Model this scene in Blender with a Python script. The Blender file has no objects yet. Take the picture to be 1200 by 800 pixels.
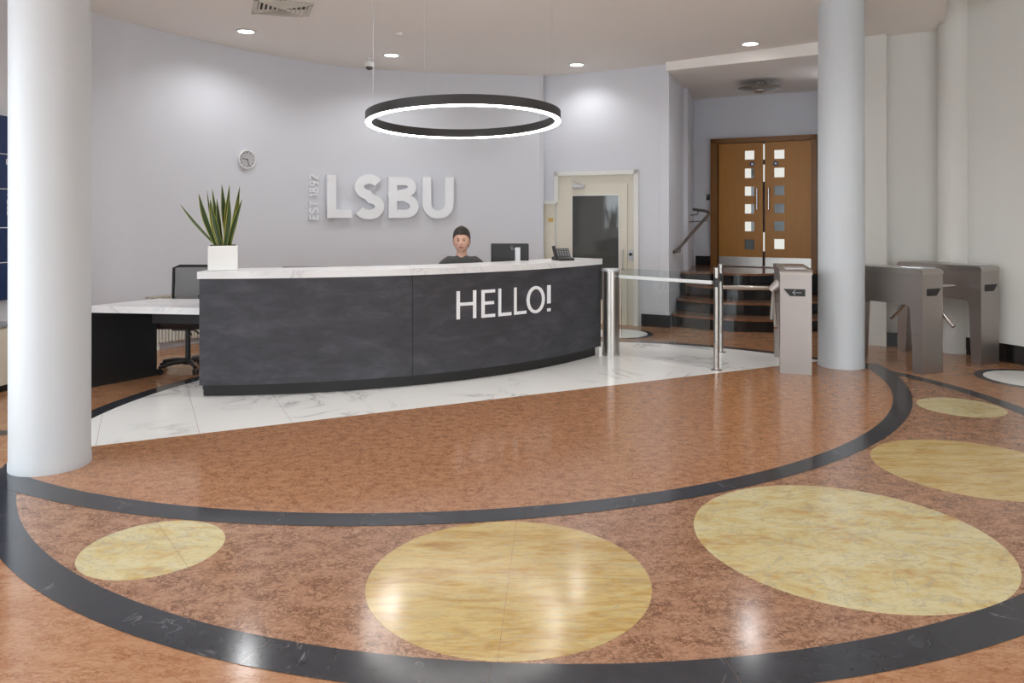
import bpy, bmesh, math, random
from mathutils import Vector, Matrix
random.seed(7)
PI = math.pi
sin, cos, R_ = math.sin, math.cos, math.radians
scene = bpy.context.scene
COL = scene.collection

# ------------------------------------------------------------------ camera
F, HZ, H = 888.0, 252.0, 1.55          # focal length in px, horizon row, eye height (m)
cam_d = bpy.data.cameras.new('camera')
cam = bpy.data.objects.new('camera', cam_d)
COL.objects.link(cam)
cam.location = (0, 0, H)
cam.rotation_euler = (PI / 2, 0, 0)
cam_d.sensor_width = 36
cam_d.lens = F / 1200 * 36
cam_d.shift_y = -(400 - HZ) / 1200
cam_d.clip_start = 0.05
scene.camera = cam

# ------------------------------------------------------------------ world, exposure
w = bpy.data.worlds.new('world')
scene.world = w
w.use_nodes = True
w.node_tree.nodes['Background'].inputs[0].default_value = (0.86, 0.94, 1.0, 1)
w.node_tree.nodes['Background'].inputs[1].default_value = 3.1
vs = scene.view_settings
vs.view_transform = 'Standard'
vs.look = 'None'
vs.gamma = 1
vs.use_curve_mapping = False
vs.exposure = 0.97
DOWN_W = 36.0            # watts of each downlight


# ------------------------------------------------------------------ helpers: pixels to places
def G(px, py, z=0.0):
    """where the sight line of a pixel meets the level z"""
    Y = (H - z) * F / (py - HZ)
    return Vector(((px - 600) / F * Y, Y, z))


def zat(py, Y):
    return H + (HZ - py) * Y / F


# ------------------------------------------------------------------ helpers: materials
def lin(c):
    return tuple((v / 255 / 12.92) if v / 255 <= 0.04045 else ((v / 255 + 0.055) / 1.055) ** 2.4 for v in c) + (1,)


class NT:
    def __init__(s, name):
        s.m = bpy.data.materials.new(name)
        s.m.use_nodes = True
        s.t = s.m.node_tree
        s.b = s.t.nodes['Principled BSDF']

    def n(s, typ, **kw):
        nd = s.t.nodes.new(typ)
        for k, v in kw.items():
            if k.startswith('i_'):
                nd.inputs[k[2:]].default_value = v
            else:
                setattr(nd, k, v)
        return nd

    def l(s, a, b):
        s.t.links.new(a, b)

    def ramp(s, fac, stops):
        r = s.n('ShaderNodeValToRGB')
        el = r.color_ramp.elements
        while len(el) < len(stops):
            el.new(0.5)
        for e, (p, c) in zip(el, stops):
            e.position = p
            e.color = c
        s.l(fac, r.inputs[0])
        return r.outputs[0]

    def coords(s, scale=(1, 1, 1), rot=(0, 0, 0), loc=(0, 0, 0)):
        tc = s.n('ShaderNodeTexCoord')
        mp = s.n('ShaderNodeMapping')
        mp.inputs['Scale'].default_value = scale
        mp.inputs['Rotation'].default_value = rot
        mp.inputs['Location'].default_value = loc
        s.l(tc.outputs['Object'], mp.inputs[0])
        return mp.outputs[0]

    def noise(s, vec, scale, detail=3, rough=0.5, dist=0.0):
        nd = s.n('ShaderNodeTexNoise')
        nd.inputs['Scale'].default_value = scale
        nd.inputs['Detail'].default_value = detail
        nd.inputs['Roughness'].default_value = rough
        nd.inputs['Distortion'].default_value = dist
        s.l(vec, nd.inputs['Vector'])
        return nd.outputs['Fac']

    def mix(s, fac, a, b, mode='MIX'):
        nd = s.n('ShaderNodeMix', data_type='RGBA', blend_type=mode)
        if isinstance(fac, float):
            nd.inputs[0].default_value = fac
        else:
            s.l(fac, nd.inputs[0])
        for i, v in ((6, a), (7, b)):
            if isinstance(v, tuple):
                nd.inputs[i].default_value = v
            else:
                s.l(v, nd.inputs[i])
        return nd.outputs[2]

    def set(s, color=None, rough=0.5, metal=0.0, spec=0.5, **kw):
        if color is not None:
            if isinstance(color, tuple):
                s.b.inputs['Base Color'].default_value = color
            else:
                s.l(color, s.b.inputs['Base Color'])
        s.b.inputs['Roughness'].default_value = rough
        s.b.inputs['Metallic'].default_value = metal
        s.b.inputs['Specular IOR Level'].default_value = spec
        for k, v in kw.items():
            s.b.inputs[k].default_value = v
        return s.m

    def bump(s, fac, strength=0.2, dist=0.01):
        nd = s.n('ShaderNodeBump')
        nd.inputs['Strength'].default_value = strength
        nd.inputs['Distance'].default_value = dist
        s.l(fac, nd.inputs['Height'])
        s.l(nd.outputs[0], s.b.inputs['Normal'])


def plain(name, rgb, rough=0.5, metal=0.0, var=0.06, scale=6.0, spec=0.5, **kw):
    t = NT(name)
    c = lin(rgb)
    d = tuple(v * (1 - var) for v in c[:3]) + (1,)
    f = t.noise(t.coords(), scale, 4)
    return t.set(t.mix(f, d, c), rough, metal, spec, **kw)


def ridge(t, vec, scale, detail, dist, w0, w1):
    """1 along the mid-level lines of a noise, falling to 0 at the given half-widths"""
    f = t.noise(vec, scale, detail, .6, dist)
    a = t.n('ShaderNodeMath', operation='SUBTRACT')
    t.l(f, a.inputs[0])
    a.inputs[1].default_value = .5
    b = t.n('ShaderNodeMath', operation='ABSOLUTE')
    t.l(a.outputs[0], b.inputs[0])
    return t.ramp(b.outputs[0], [(w0, (1, 1, 1, 1)), (w1, (0, 0, 0, 1))])


def terracotta(name, vein, body, pale, scale, rotz, stretch=2.0, amt=.85):
    t = NT(name)
    v = t.coords((1, stretch, 1), (0, 0, rotz))
    r1 = ridge(t, v, scale * .62, 3, .9, .01, .085)
    r2 = ridge(t, v, scale * 1.5, 3, .6, .0, .07)
    patch = t.ramp(t.noise(v, scale * 0.22, 4, .6), [(.36, (.25, .25, .25, 1)), (.6, (1, 1, 1, 1))])
    clump = t.ramp(t.noise(v, scale * .8, 3, .6, .5), [(.5, (0, 0, 0, 1)), (.66, (.75, .75, .75, 1))])
    fac = t.mix(1.0, t.mix(.55, r1, r2, 'ADD'), patch, 'MULTIPLY')
    fac = t.mix(1.0, fac, clump, 'LIGHTEN')
    fac = t.mix(1.0, fac, (amt, amt, amt, 1), 'MULTIPLY')
    big = t.ramp(t.noise(v, scale * .07, 5, .6), [(.3, (0, 0, 0, 1)), (.7, (1, 1, 1, 1))])
    c0 = t.mix(big, lin(body), lin(pale))
    return t.set(t.mix(fac, c0, lin(vein)), 0.15, 0, 0.45)


def yellow_marble(name, rotz, a, b, c, stretch=3.2, scale=2.2, seed=0.0, grey=(150, 146, 128), gamt=.4):
    t = NT(name)
    v = t.coords((1, stretch, 1), (0, 0, rotz), (seed, seed * 1.7, 0))
    f = t.noise(v, scale, 8, .66, .9)
    g_ = t.noise(v, scale * 4.0, 6, .65, .5)
    k = t.ramp(f, [(.30, lin(c)), (.45, lin(a)), (.58, lin(b)), (.72, lin(a))])
    q = t.ramp(g_, [(.42, (0, 0, 0, 1)), (.62, (.6, .6, .6, 1))])
    k = t.mix(q, k, lin(b))
    q2 = t.ramp(t.noise(v, scale * 6.5, 5, .6, .3), [(.55, (0, 0, 0, 1)), (.7, (.5, .5, .5, 1))])
    k = t.mix(q2, k, lin(c))
    vn = t.mix(1.0, ridge(t, v, scale * 1.4, 6, 1.2, .0, .03), (gamt, gamt, gamt, 1), 'MULTIPLY')
    k = t.mix(vn, k, lin(grey))
    return t.set(k, 0.15, 0, 0.45)


def white_marble(name, base=(228, 228, 224), vein=(150, 152, 155), scale=1.1, rough=.13, amt=.75):
    t = NT(name)
    v = t.coords((1, 1, 1), (0, 0, .5))
    f = t.noise(v, scale, 8, .58, 1.2)
    a = t.n('ShaderNodeMath', operation='SUBTRACT')
    t.l(f, a.inputs[0])
    a.inputs[1].default_value = .5
    b = t.n('ShaderNodeMath', operation='ABSOLUTE')
    t.l(a.outputs[0], b.inputs[0])
    ln = t.ramp(b.outputs[0], [(0, (amt, amt, amt, 1)), (.018, (.12, .12, .12, 1)), (.06, (0, 0, 0, 1))])
    msk = t.ramp(t.noise(v, scale * 1.3, 2), [(.45, (0, 0, 0, 1)), (.62, (1, 1, 1, 1))])
    k = t.mix(t.mix(1.0, ln, msk, 'MULTIPLY'), lin(base), lin(vein))
    return t.set(k, rough, 0, .5)


def black_marble(name):
    t = NT(name)
    v = t.coords()
    f = t.noise(v, 3.0, 8, .6, 1.0)
    a = t.n('ShaderNodeMath', operation='SUBTRACT')
    t.l(f, a.inputs[0])
    a.inputs[1].default_value = .5
    b = t.n('ShaderNodeMath', operation='ABSOLUTE')
    t.l(a.outputs[0], b.inputs[0])
    ln = t.ramp(b.outputs[0], [(0, (.4, .4, .4, 1)), (.006, (0, 0, 0, 1))])
    msk = t.ramp(t.noise(v, 5, 2), [(.55, (0, 0, 0, 1)), (.66, (1, 1, 1, 1))])
    base = t.mix(t.noise(v, 14, 4), lin((40, 41, 46)), lin((60, 62, 68)))
    k = t.mix(t.mix(1.0, ln, msk, 'MULTIPLY'), base, lin((190, 190, 190)))
    return t.set(k, .14, 0, .5)


def steel(name, rgb=(186, 182, 176), rough=.28, aniso=(1, 1, 40)):
    t = NT(name)
    f = t.noise(t.coords(aniso), 18, 4)
    c = lin(rgb)
    d = tuple(v * .82 for v in c[:3]) + (1,)
    return t.set(t.mix(f, d, c), rough, 1.0)


def emis(name, rgb, strength, base=(255, 255, 255)):
    t = NT(name)
    t.set(lin(base), .4)
    t.b.inputs['Emission Color'].default_value = lin(rgb)
    t.b.inputs['Emission Strength'].default_value = strength
    return t.m


def glass(name, rgb=(246, 250, 250), rough=0.0, alpha=0.12):
    t = NT(name)
    out = t.t.nodes['Material Output']
    tr = t.n('ShaderNodeBsdfTransparent')
    tr.inputs[0].default_value = lin(rgb)
    gl = t.n('ShaderNodeBsdfGlossy')
    gl.inputs['Roughness'].default_value = rough + .02
    fr = t.n('ShaderNodeFresnel')
    mx = t.n('ShaderNodeMixShader')
    t.l(fr.outputs[0], mx.inputs[0])
    t.l(tr.outputs[0], mx.inputs[1])
    t.l(gl.outputs[0], mx.inputs[2])
    t.l(mx.outputs[0], out.inputs[0])
    return t.m


def slate(name):
    t = NT(name)
    v = t.coords((1, 1, 2.6))
    f = t.noise(v, 3.2, 7, .68, .5)
    g = t.noise(t.coords((1, 1, 7)), 9, 5, .7)
    k = t.ramp(f, [(.3, lin((47, 47, 52))), (.5, lin((62, 62, 68))), (.72, lin((84, 84, 90)))])
    k = t.mix(t.mix(1.0, g, (.5, .5, .5, 1), 'MULTIPLY'), k, lin((66, 66, 70)))
    t.bump(f, .08, .004)
    return t.set(k, .5, 0, .4)


def oak(name, a, b, rot=0):
    t = NT(name)
    v = t.coords((22, 22, 1.1), (0, 0, rot))
    f = t.noise(v, 2.0, 6, .6, .6)
    return t.set(t.mix(f, lin(a), lin(b)), .38, 0, .4)


MT = {}
MT['wall'] = plain('wall_paint', (219, 221, 227), .6, var=.03, scale=1.5, spec=.3)
MT['wall_warm'] = plain('wall_paint_warm', (222, 221, 215), .6, var=.03, scale=1.5, spec=.3)
MT['ceil'] = plain('ceiling_paint', (244, 240, 235), .8, var=.02, scale=1.2, spec=.2)
MT['column'] = plain('column_paint', (204, 210, 214), .45, var=.03, scale=2)
MT['field_out'] = terracotta('terracotta_outer', (134, 84, 52), (174, 127, 92), (184, 143, 108), 30, .55, 2.8, .7)
MT['field_mid'] = terracotta('terracotta_crescent', (104, 68, 46), (172, 130, 101), (178, 138, 110), 42, -.12, 1.35, .9)
MT['field_in'] = terracotta('terracotta_inner', (112, 70, 42), (184, 134, 97), (190, 142, 106), 64, .1, 1.35, .8)
MT['yellow'] = yellow_marble('yellow_marble', 0.05, (178, 145, 78), (196, 174, 118), (152, 106, 40), 4.5, 2.8)
MT['yellow_b'] = yellow_marble('yellow_marble_grey', -.3, (194, 174, 118), (204, 194, 152), (176, 132, 68), 1.8, 3.2, 3.0, (150, 148, 136), .5)
MT['black_m'] = black_marble('black_marble')
MT['white_m'] = white_marble('white_floor_marble', (247, 247, 244), (165, 167, 170))
MT['top_m'] = white_marble('counter_marble', (232, 232, 232), (170, 172, 176), 2.2, .25, .6)
MT['slate'] = slate('slate_laminate')
MT['black'] = plain('black_laminate', (24, 24, 26), .45)
MT['black_p'] = plain('black_plastic', (26, 26, 28), .4)
MT['plinth'] = plain('dark_plinth', (30, 30, 30), .5)
MT['skirt'] = plain('black_skirting', (28, 26, 25), .25)
MT['white_p'] = plain('white_enamel', (236, 236, 234), .35, var=.02)
MT['letter_w'] = plain('white_letter', (246, 248, 251), .4, var=.02)
MT['steel'] = steel('brushed_steel')
MT['steel_d'] = steel('brushed_steel_dark', (178, 171, 166), .42, (40, 40, 1))
MT['chrome'] = steel('polished_steel', (205, 203, 200), .15)
MT['cream'] = plain('cream_paint', (226, 221, 205), .45, var=.03)
MT['trim_w'] = plain('white_gloss', (232, 231, 226), .35, var=.02)
MT['darkglass'] = plain('dark_glass', (84, 85, 83), .05, spec=.6)
MT['glass'] = glass('clear_glass')
MT['frost'] = plain('frosted_strip', (228, 232, 232), .4)
MT['oak'] = oak('oak_veneer', (158, 104, 34), (184, 128, 52))
MT['oak_d'] = oak('oak_frame', (112, 72, 28), (142, 94, 40))
MT['pane_lit'] = emis('lit_pane', (226, 226, 218), .5, (60, 60, 60))  # emission puts the lit room behind into the panes and door gap
MT['pane_grey'] = plain('grey_pane', (118, 128, 132), .08)
MT['tread'] = terracotta('stair_tread', (96, 62, 42), (140, 98, 70), (150, 108, 80), 30, .3)
MT['riser'] = plain('black_riser', (26, 25, 25), .18)
MT['rail'] = plain('rail_bronze', (112, 104, 100), .35, .4)
MT['ringblk'] = plain('ring_housing', (58, 57, 57), .45, .2)
MT['ringlight'] = emis('ring_diffuser', (255, 252, 246), 9.0)
MT['lamp'] = emis('downlight_lens', (255, 252, 246), 6.0)
MT['leaf'] = plain('leaf_green', (56, 82, 32), .4, var=.45, scale=22)
MT['leaf_e'] = plain('leaf_edge', (190, 186, 84), .4, var=.2, scale=14)
MT['pot'] = plain('white_ceramic', (240, 240, 238), .3, var=.02)
MT['soil'] = plain('soil', (50, 40, 30), .9, var=.4, scale=60)
MT['skin'] = plain('skin', (204, 160, 140), .5, var=.08, scale=20)
MT['lip'] = plain('lip', (170, 98, 88), .5)
MT['hair'] = plain('dark_hair', (48, 40, 32), .6, var=.4, scale=60)
MT['shirt'] = plain('charcoal_shirt', (70, 70, 70), .85, var=.12, scale=25)
MT['trouser'] = plain('navy_trousers', (38, 42, 56), .85)
MT['eye'] = plain('eye_dark', (60, 44, 40), .3)
MT['blue'] = plain('directory_blue', (14, 44, 92), .35, var=.05)
MT['mesh'] = plain('chair_mesh', (150, 150, 152), .8, var=.1, scale=120, Alpha=.8)
MT['cushion'] = plain('lime_cushion', (158, 172, 66), .8)
MT['seatf'] = plain('dark_seat_fabric', (46, 30, 28), .85)
MT['rad'] = plain('radiator_enamel', (222, 220, 212), .4)
MT['alum'] = plain('vent_enamel', (214, 210, 200), .5)
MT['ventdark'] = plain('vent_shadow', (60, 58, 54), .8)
MT['grey'] = plain('grey_plastic', (150, 152, 156), .4)
MT['silver'] = plain('silver_plastic', (205, 206, 208), .3, .3)
MT['opal'] = plain('smoked_glass', (120, 118, 112), .12)
MT['notice'] = plain('notice_yellow', (214, 180, 96), .6)


# ------------------------------------------------------------------ helpers: objects
MAT = {}                       # root name -> world matrix, so parts can be given in world coordinates


def props(o, label=None, cat=None, group=None, kind=None):
    if label:
        o['label'] = label
    if cat:
        o['category'] = cat
    if group:
        o['group'] = group
    if kind:
        o['kind'] = kind
    return o


def thing(name, label, cat, loc=(0, 0, 0), rz=0.0, group=None, kind=None):
    o = bpy.data.objects.new(name, None)
    o.empty_display_size = .1
    COL.objects.link(o)
    o.location = loc
    o.rotation_euler = (0, 0, rz)
    MAT[o.name] = Matrix.Translation(loc) @ Matrix.Rotation(rz, 4, 'Z')
    return props(o, label, cat, group, kind)


class MB:
    def __init__(s):
        s.v, s.f, s.mi = [], [], []

    def add(s, vs_, fs, mi=0):
        k = len(s.v)
        s.v += [Vector(p) for p in vs_]
        for f in fs:
            s.f.append([i + k for i in f])
            s.mi.append(mi)
        return s

    def box(s, c, d, rz=0.0, M=None, mi=0):
        x, y, z = d[0] / 2, d[1] / 2, d[2] / 2
        m = Matrix.Translation(c) @ Matrix.Rotation(rz, 4, 'Z')
        if M is not None:
            m = M @ m
        p = [m @ Vector((a, b, e)) for e in (-z, z) for a, b in ((-x, -y), (x, -y), (x, y), (-x, y))]
        return s.add(p, [(3, 2, 1, 0), (4, 5, 6, 7), (0, 1, 5, 4), (1, 2, 6, 5), (2, 3, 7, 6), (3, 0, 4, 7)], mi)

    def rbox(s, c, d, r=.01, seg=2, rz=0.0, M=None, mi=0):
        bm = bmesh.new()
        bmesh.ops.create_cube(bm, size=1)
        for v in bm.verts:
            v.co = Vector((v.co.x * d[0], v.co.y * d[1], v.co.z * d[2]))
        bmesh.ops.bevel(bm, geom=bm.edges[:], offset=r, segments=seg, profile=.5, affect='EDGES', clamp_overlap=True)
        m = Matrix.Translation(c) @ Matrix.Rotation(rz, 4, 'Z')
        if M is not None:
            m = M @ m
        bm.verts.index_update()
        s.add([m @ v.co for v in bm.verts], [[v.index for v in f.verts] for f in bm.faces], mi)
        bm.free()
        return s

    def prism(s, poly, z0, z1, M=None, mi=0):
        n = len(poly)
        p = [Vector((a[0], a[1], z0)) for a in poly] + [Vector((a[0], a[1], z1)) for a in poly]
        if M is not None:
            p = [M @ q for q in p]
        fs = [list(range(n))[::-1], list(range(n, 2 * n))] + [(i, (i + 1) % n, n + (i + 1) % n, n + i) for i in range(n)]
        return s.add(p, fs, mi)

    def tube(s, path, r, n=10, caps=True, mi=0):
        path = [Vector(p) for p in path]
        rr = r if isinstance(r, (list, tuple)) else [r] * len(path)
        k = len(s.v)
        prev = None
        for i, p in enumerate(path):
            t = (path[min(i + 1, len(path) - 1)] - path[max(i - 1, 0)]).normalized()
            if prev is None:
                a = t.cross(Vector((0, 0, 1)))
                if a.length < .05:
                    a = t.cross(Vector((1, 0, 0)))
            else:
                a = prev - t * prev.dot(t)
            a.normalize()
            prev = a
            b = t.cross(a)
            for j in range(n):
                an = 2 * PI * j / n
                s.v.append(p + (a * cos(an) + b * sin(an)) * rr[i])
        for i in range(len(path) - 1):
            for j in range(n):
                q = (j + 1) % n
                s.f.append([k + i * n + j, k + i * n + q, k + (i + 1) * n + q, k + (i + 1) * n + j])
                s.mi.append(mi)
        if caps:
            s.f.append([k + j for j in range(n)][::-1])
            s.f.append([k + (len(path) - 1) * n + j for j in range(n)])
            s.mi += [mi, mi]
        return s

    def lathe(s, prof, c=(0, 0, 0), n=32, M=None, mi=0, sx=1.0, sy=1.0):
        """prof: (radius, z) from bottom to top"""
        k = len(s.v)
        for r, z in prof:
            for j in range(n):
                an = 2 * PI * j / n
                q = Vector((c[0] + r * cos(an) * sx, c[1] + r * sin(an) * sy, c[2] + z))
                s.v.append(M @ q if M is not None else q)
        for i in range(len(prof) - 1):
            for j in range(n):
                q = (j + 1) % n
                s.f.append([k + i * n + j, k + i * n + q, k + (i + 1) * n + q, k + (i + 1) * n + j])
                s.mi.append(mi)
        if prof[0][0] > 1e-5:
            s.f.append([k + j for j in range(n)][::-1])
            s.mi.append(mi)
        if prof[-1][0] > 1e-5:
            s.f.append([k + (len(prof) - 1) * n + j for j in range(n)])
            s.mi.append(mi)
        return s

    def arc(s, c, r0, r1, a0, a1, z0, z1, n=24):
        """curved slab between radii r0<r1 and angles a0<a1"""
        k = len(s.v)
        for i in range(n + 1):
            a = a0 + (a1 - a0) * i / n
            for r, z in ((r0, z0), (r1, z0), (r1, z1), (r0, z1)):
                s.v.append(Vector((c[0] + r * cos(a), c[1] + r * sin(a), z)))
        for i in range(n):
            for j in range(4):
                q = (j + 1) % 4
                s.f.append([k + i * 4 + j, k + i * 4 + q, k + i * 4 + 4 + q, k + i * 4 + 4 + j])
                s.mi.append(0)
        s.f.append([k, k + 1, k + 2, k + 3][::-1])
        s.f.append([k + n * 4 + j for j in range(4)])
        s.mi += [0, 0]
        return s

    def strip(s, pts, w_, depth, frame, closed=False, mi=0):
        """a stroke of width w_ along a 2-D line, extruded by depth; frame(a, b, c) -> 3-D"""
        n = len(pts)
        P = [Vector((p[0], p[1])) for p in pts]
        k = len(s.v)
        for i in range(n):
            if closed:
                a, b = P[i - 1], P[(i + 1) % n]
                d0, d1 = (P[i] - a).normalized(), (b - P[i]).normalized()
            else:
                d0 = (P[i] - P[max(i - 1, 0)]) if i else (P[1] - P[0])
                d1 = (P[min(i + 1, n - 1)] - P[i]) if i < n - 1 else (P[-1] - P[-2])
                d0.normalize()
                d1.normalize()
            t = (d0 + d1)
            t = t.normalized() if t.length > 1e-6 else d0
            nn = Vector((-t.y, t.x))
            m = 1 / max(.35, nn.dot(Vector((-d0.y, d0.x))))
            l, r = P[i] + nn * w_ / 2 * m, P[i] - nn * w_ / 2 * m
            s.v += [frame(l.x, l.y, 0), frame(l.x, l.y, depth), frame(r.x, r.y, depth), frame(r.x, r.y, 0)]
        for i in range(n if closed else n - 1):
            q = (i + 1) % n
            for j in range(4):
                e = (j + 1) % 4
                s.f.append([k + i * 4 + j, k + i * 4 + e, k + q * 4 + e, k + q * 4 + j])
                s.mi.append(mi)
        if not closed:
            s.f.append([k, k + 1, k + 2, k + 3])
            s.f.append([k + (n - 1) * 4 + j for j in (3, 2, 1, 0)])
            s.mi += [mi, mi]
        return s

    def build(s, name, mat, parent=None, world=False, smooth=False, label=None, cat=None, group=None, kind=None):
        me = bpy.data.meshes.new(name)
        v = s.v
        if world and parent is not None:
            r = parent
            while r.parent is not None:
                r = r.parent
            inv = MAT[r.name].inverted() if r.name in MAT else Matrix()
            v = [inv @ p for p in v]
        me.from_pydata([tuple(p) for p in v], [], s.f)
        mats = mat if isinstance(mat, (list, tuple)) else [mat]
        for m in mats:
            me.materials.append(MT[m])
        if len(mats) > 1:
            for p, i in zip(me.polygons, s.mi):
                p.material_index = i
        bm = bmesh.new()
        bm.from_mesh(me)
        bmesh.ops.recalc_face_normals(bm, faces=bm.faces[:])
        if smooth:
            for f in bm.faces:
                f.smooth = True
            for e in bm.edges:
                if len(e.link_faces) == 2 and e.calc_face_angle(0) > .7:
                    e.smooth = False
        bm.to_mesh(me)
        bm.free()
        o = bpy.data.objects.new(name, me)
        COL.objects.link(o)
        if parent is not None:
            o.parent = parent
        return props(o, label, cat, group, kind)


def copy_tree(o, parent=None, mat=None):
    c = o.copy()
    COL.objects.link(c)
    c.parent = parent
    for ch in list(o.children):
        copy_tree(ch, c)
    return c


def clip(poly, a, b, c):
    """keep the part of a convex polygon where a*x + b*y <= c"""
    out = []
    n = len(poly)
    for i in range(n):
        p, q = poly[i], poly[(i + 1) % n]
        dp, dq = a * p[0] + b * p[1] - c, a * q[0] + b * q[1] - c
        if dp <= 0:
            out.append(p)
        if dp * dq < 0:
            t = dp / (dp - dq)
            out.append((p[0] + (q[0] - p[0]) * t, p[1] + (q[1] - p[1]) * t))
    return out


def clip_convex(poly, conv):
    """conv: counter-clockwise convex polygon"""
    n = len(conv)
    for i in range(n):
        p, q = conv[i], conv[(i + 1) % n]
        ex, ey = q[0] - p[0], q[1] - p[1]
        poly = clip(poly, ey, -ex, ey * p[0] - ex * p[1])
        if len(poly) < 3:
            return []
    return poly


def ellipse(cx, cy, a, b, th, n=180):
    return [(cx + a * cos(t) * cos(th) - b * sin(t) * sin(th), cy + a * cos(t) * sin(th) + b * sin(t) * cos(th))
            for t in (2 * PI * i / n for i in range(n))]


def ray_ellipse(o, phi, e):
    cx, cy, a, b, th = e
    c, s = cos(th), sin(th)
    ox, oy = o[0] - cx, o[1] - cy
    x0, y0 = (ox * c + oy * s) / a, (-ox * s + oy * c) / b
    dx, dy = cos(phi), sin(phi)
    x1, y1 = (dx * c + dy * s) / a, (-dx * s + dy * c) / b
    A, B, C = x1 * x1 + y1 * y1, x0 * x1 + y0 * y1, x0 * x0 + y0 * y0 - 1
    t = (-B + math.sqrt(B * B - A * C)) / A
    return (o[0] + dx * t, o[1] + dy * t)


# ------------------------------------------------------------------ plan of the hall (metres)
ZC = 3.64                                  # main ceiling at the stair; it rises a little towards the entrance


def zc(y):
    return ZC + .035 * (10.3 - y)


ZA = 3.52                                  # lower ceiling over the stair
ZU = 4.7                                   # raised ceiling along the right wall
US = Vector((.8988, .4384))                # across the hall
NS = Vector((-.4384, .8988))               # down the hall


def ceil_pt(px, py):
    Y = (ZC + .035 * 10.3 - H) / ((HZ - py) / F + .035)
    return Vector(((px - 600) / F * Y, Y))


def catmull(P, n=8):
    out = []
    for i in range(len(P) - 1):
        a, b, c, d = P[max(i - 1, 0)], P[i], P[i + 1], P[min(i + 2, len(P) - 1)]
        for k in range(n):
            t = k / n
            out.append(.5 * ((2 * b) + (c - a) * t + (2 * a - 5 * b + 4 * c - d) * t * t + (3 * b - a - 3 * c + d) * t ** 3))
    out.append(P[-1])
    return out


left_pts = [Vector((-4.95, 4.6)), Vector((-4.86, 5.6)), Vector((-4.68, 6.7))]
back_pts = [ceil_pt(*p) for p in [(107.5, 13.8), (162, 28.8), (217, 42.5), (300, 61), (397, 77), (510, 85), (632, 88.5)]]
back_curve = catmull(left_pts + back_pts, 8)
K0 = ceil_pt(637, 90)
DW1 = Vector((2.165, 10.45))               # corner where the stair opening begins
SW1 = Vector((3.10, 12.92))                # far left corner of the stair hall
BW1 = Vector((4.86, 11.96))                # far right corner of the stair hall
RW0 = Vector((4.23, 9.15))                 # right end of the stair opening
RW1 = Vector((5.02, 8.74))


def hit(px, A, B):
    """sight line of column px against the wall A-B in plan"""
    k = (px - 600) / F
    d = B - A
    den = d.x - k * d.y
    t = (k * A.y - A.x) / den
    return A + d * t, t


def wall_hit(px, line):
    for i in range(len(line) - 1):
        try:
            p, t = hit(px, line[i], line[i + 1])
        except ZeroDivisionError:
            continue
        if -1e-6 <= t <= 1 + 1e-6 and p.y > 0:
            return p, (line[i + 1] - line[i]).normalized()
    raise ValueError(px)


def wall_mesh(pts, z0, z1, thick):
    """a wall along pts (room on the right-hand side), thickness to the left"""
    n = len(pts)
    off = []
    for i in range(n):
        d = (pts[min(i + 1, n - 1)] - pts[max(i - 1, 0)]).normalized()
        off.append(pts[i] + Vector((-d.y, d.x)) * thick)
    m = MB()
    k = 0
    for i in range(n):
        for p, z in ((pts[i], z0), (pts[i], z1), (off[i], z1), (off[i], z0)):
            m.v.append(Vector((p.x, p.y, z)))
    for i in range(n - 1):
        for j in range(4):
            q = (j + 1) % 4
            m.f.append([i * 4 + j, i * 4 + q, i * 4 + 4 + q, i * 4 + 4 + j])
            m.mi.append(0)
    m.f += [[0, 1, 2, 3], [(n - 1) * 4 + j for j in (3, 2, 1, 0)]]
    m.mi += [0, 0]
    return m


# ------------------------------------------------------------------ floor
floor = MB().prism([(-9, -5), (10, -5), (10, 15), (-9, 15)], -.2, 0).build('floor', 'field_out', kind='structure')
E_OI = (.385, 5.975, 3.611, 3.330, .325)
E_OO = (.385, 5.960, 3.752, 3.500, .330)
E_BI = (-.4711, 7.7622, 3.743, 4.1699, -4.2659 + 2 * PI)
E_BO = (-.4918, 7.9398, 4.0538, 4.4263, -1.002 + PI)
ring_in = ellipse(*E_OI)
MB().prism(ring_in, -.02, .0006).build('crescent_field', 'field_mid', floor)
inner_poly = clip_convex(ellipse(*E_BI), ring_in)
MB().prism(inner_poly, -.02, .0012).build('centre_field', 'field_in', floor)


def band(ea, eb, origin, a0, a1, nseg, gap, ztop, name, sub=6):
    for i in range(nseg):
        s0, s1 = a0 + (a1 - a0) * i / nseg + gap / 2, a0 + (a1 - a0) * (i + 1) / nseg - gap / 2
        inner = [ray_ellipse(origin, s0 + (s1 - s0) * k / sub, ea) for k in range(sub + 1)]
        outer = [ray_ellipse(origin, s0 + (s1 - s0) * k / sub, eb) for k in range(sub + 1)]
        m = MB()
        for k in range(sub):
            q = [inner[k], outer[k], outer[k + 1], inner[k + 1]]
            m.add([(p[0], p[1], ztop) for p in q], [(0, 1, 2, 3)])
        m.build(name, 'black_m', floor)


band(E_OI, E_OO, (.385, 5.97), R_(-250), R_(110), 26, .0003, .0018, 'border_stone')
band(E_BI, E_BO, (-.48, 7.85), R_(-129.5), R_(1), 11, .0003, .0024, 'band_stone')

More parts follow.
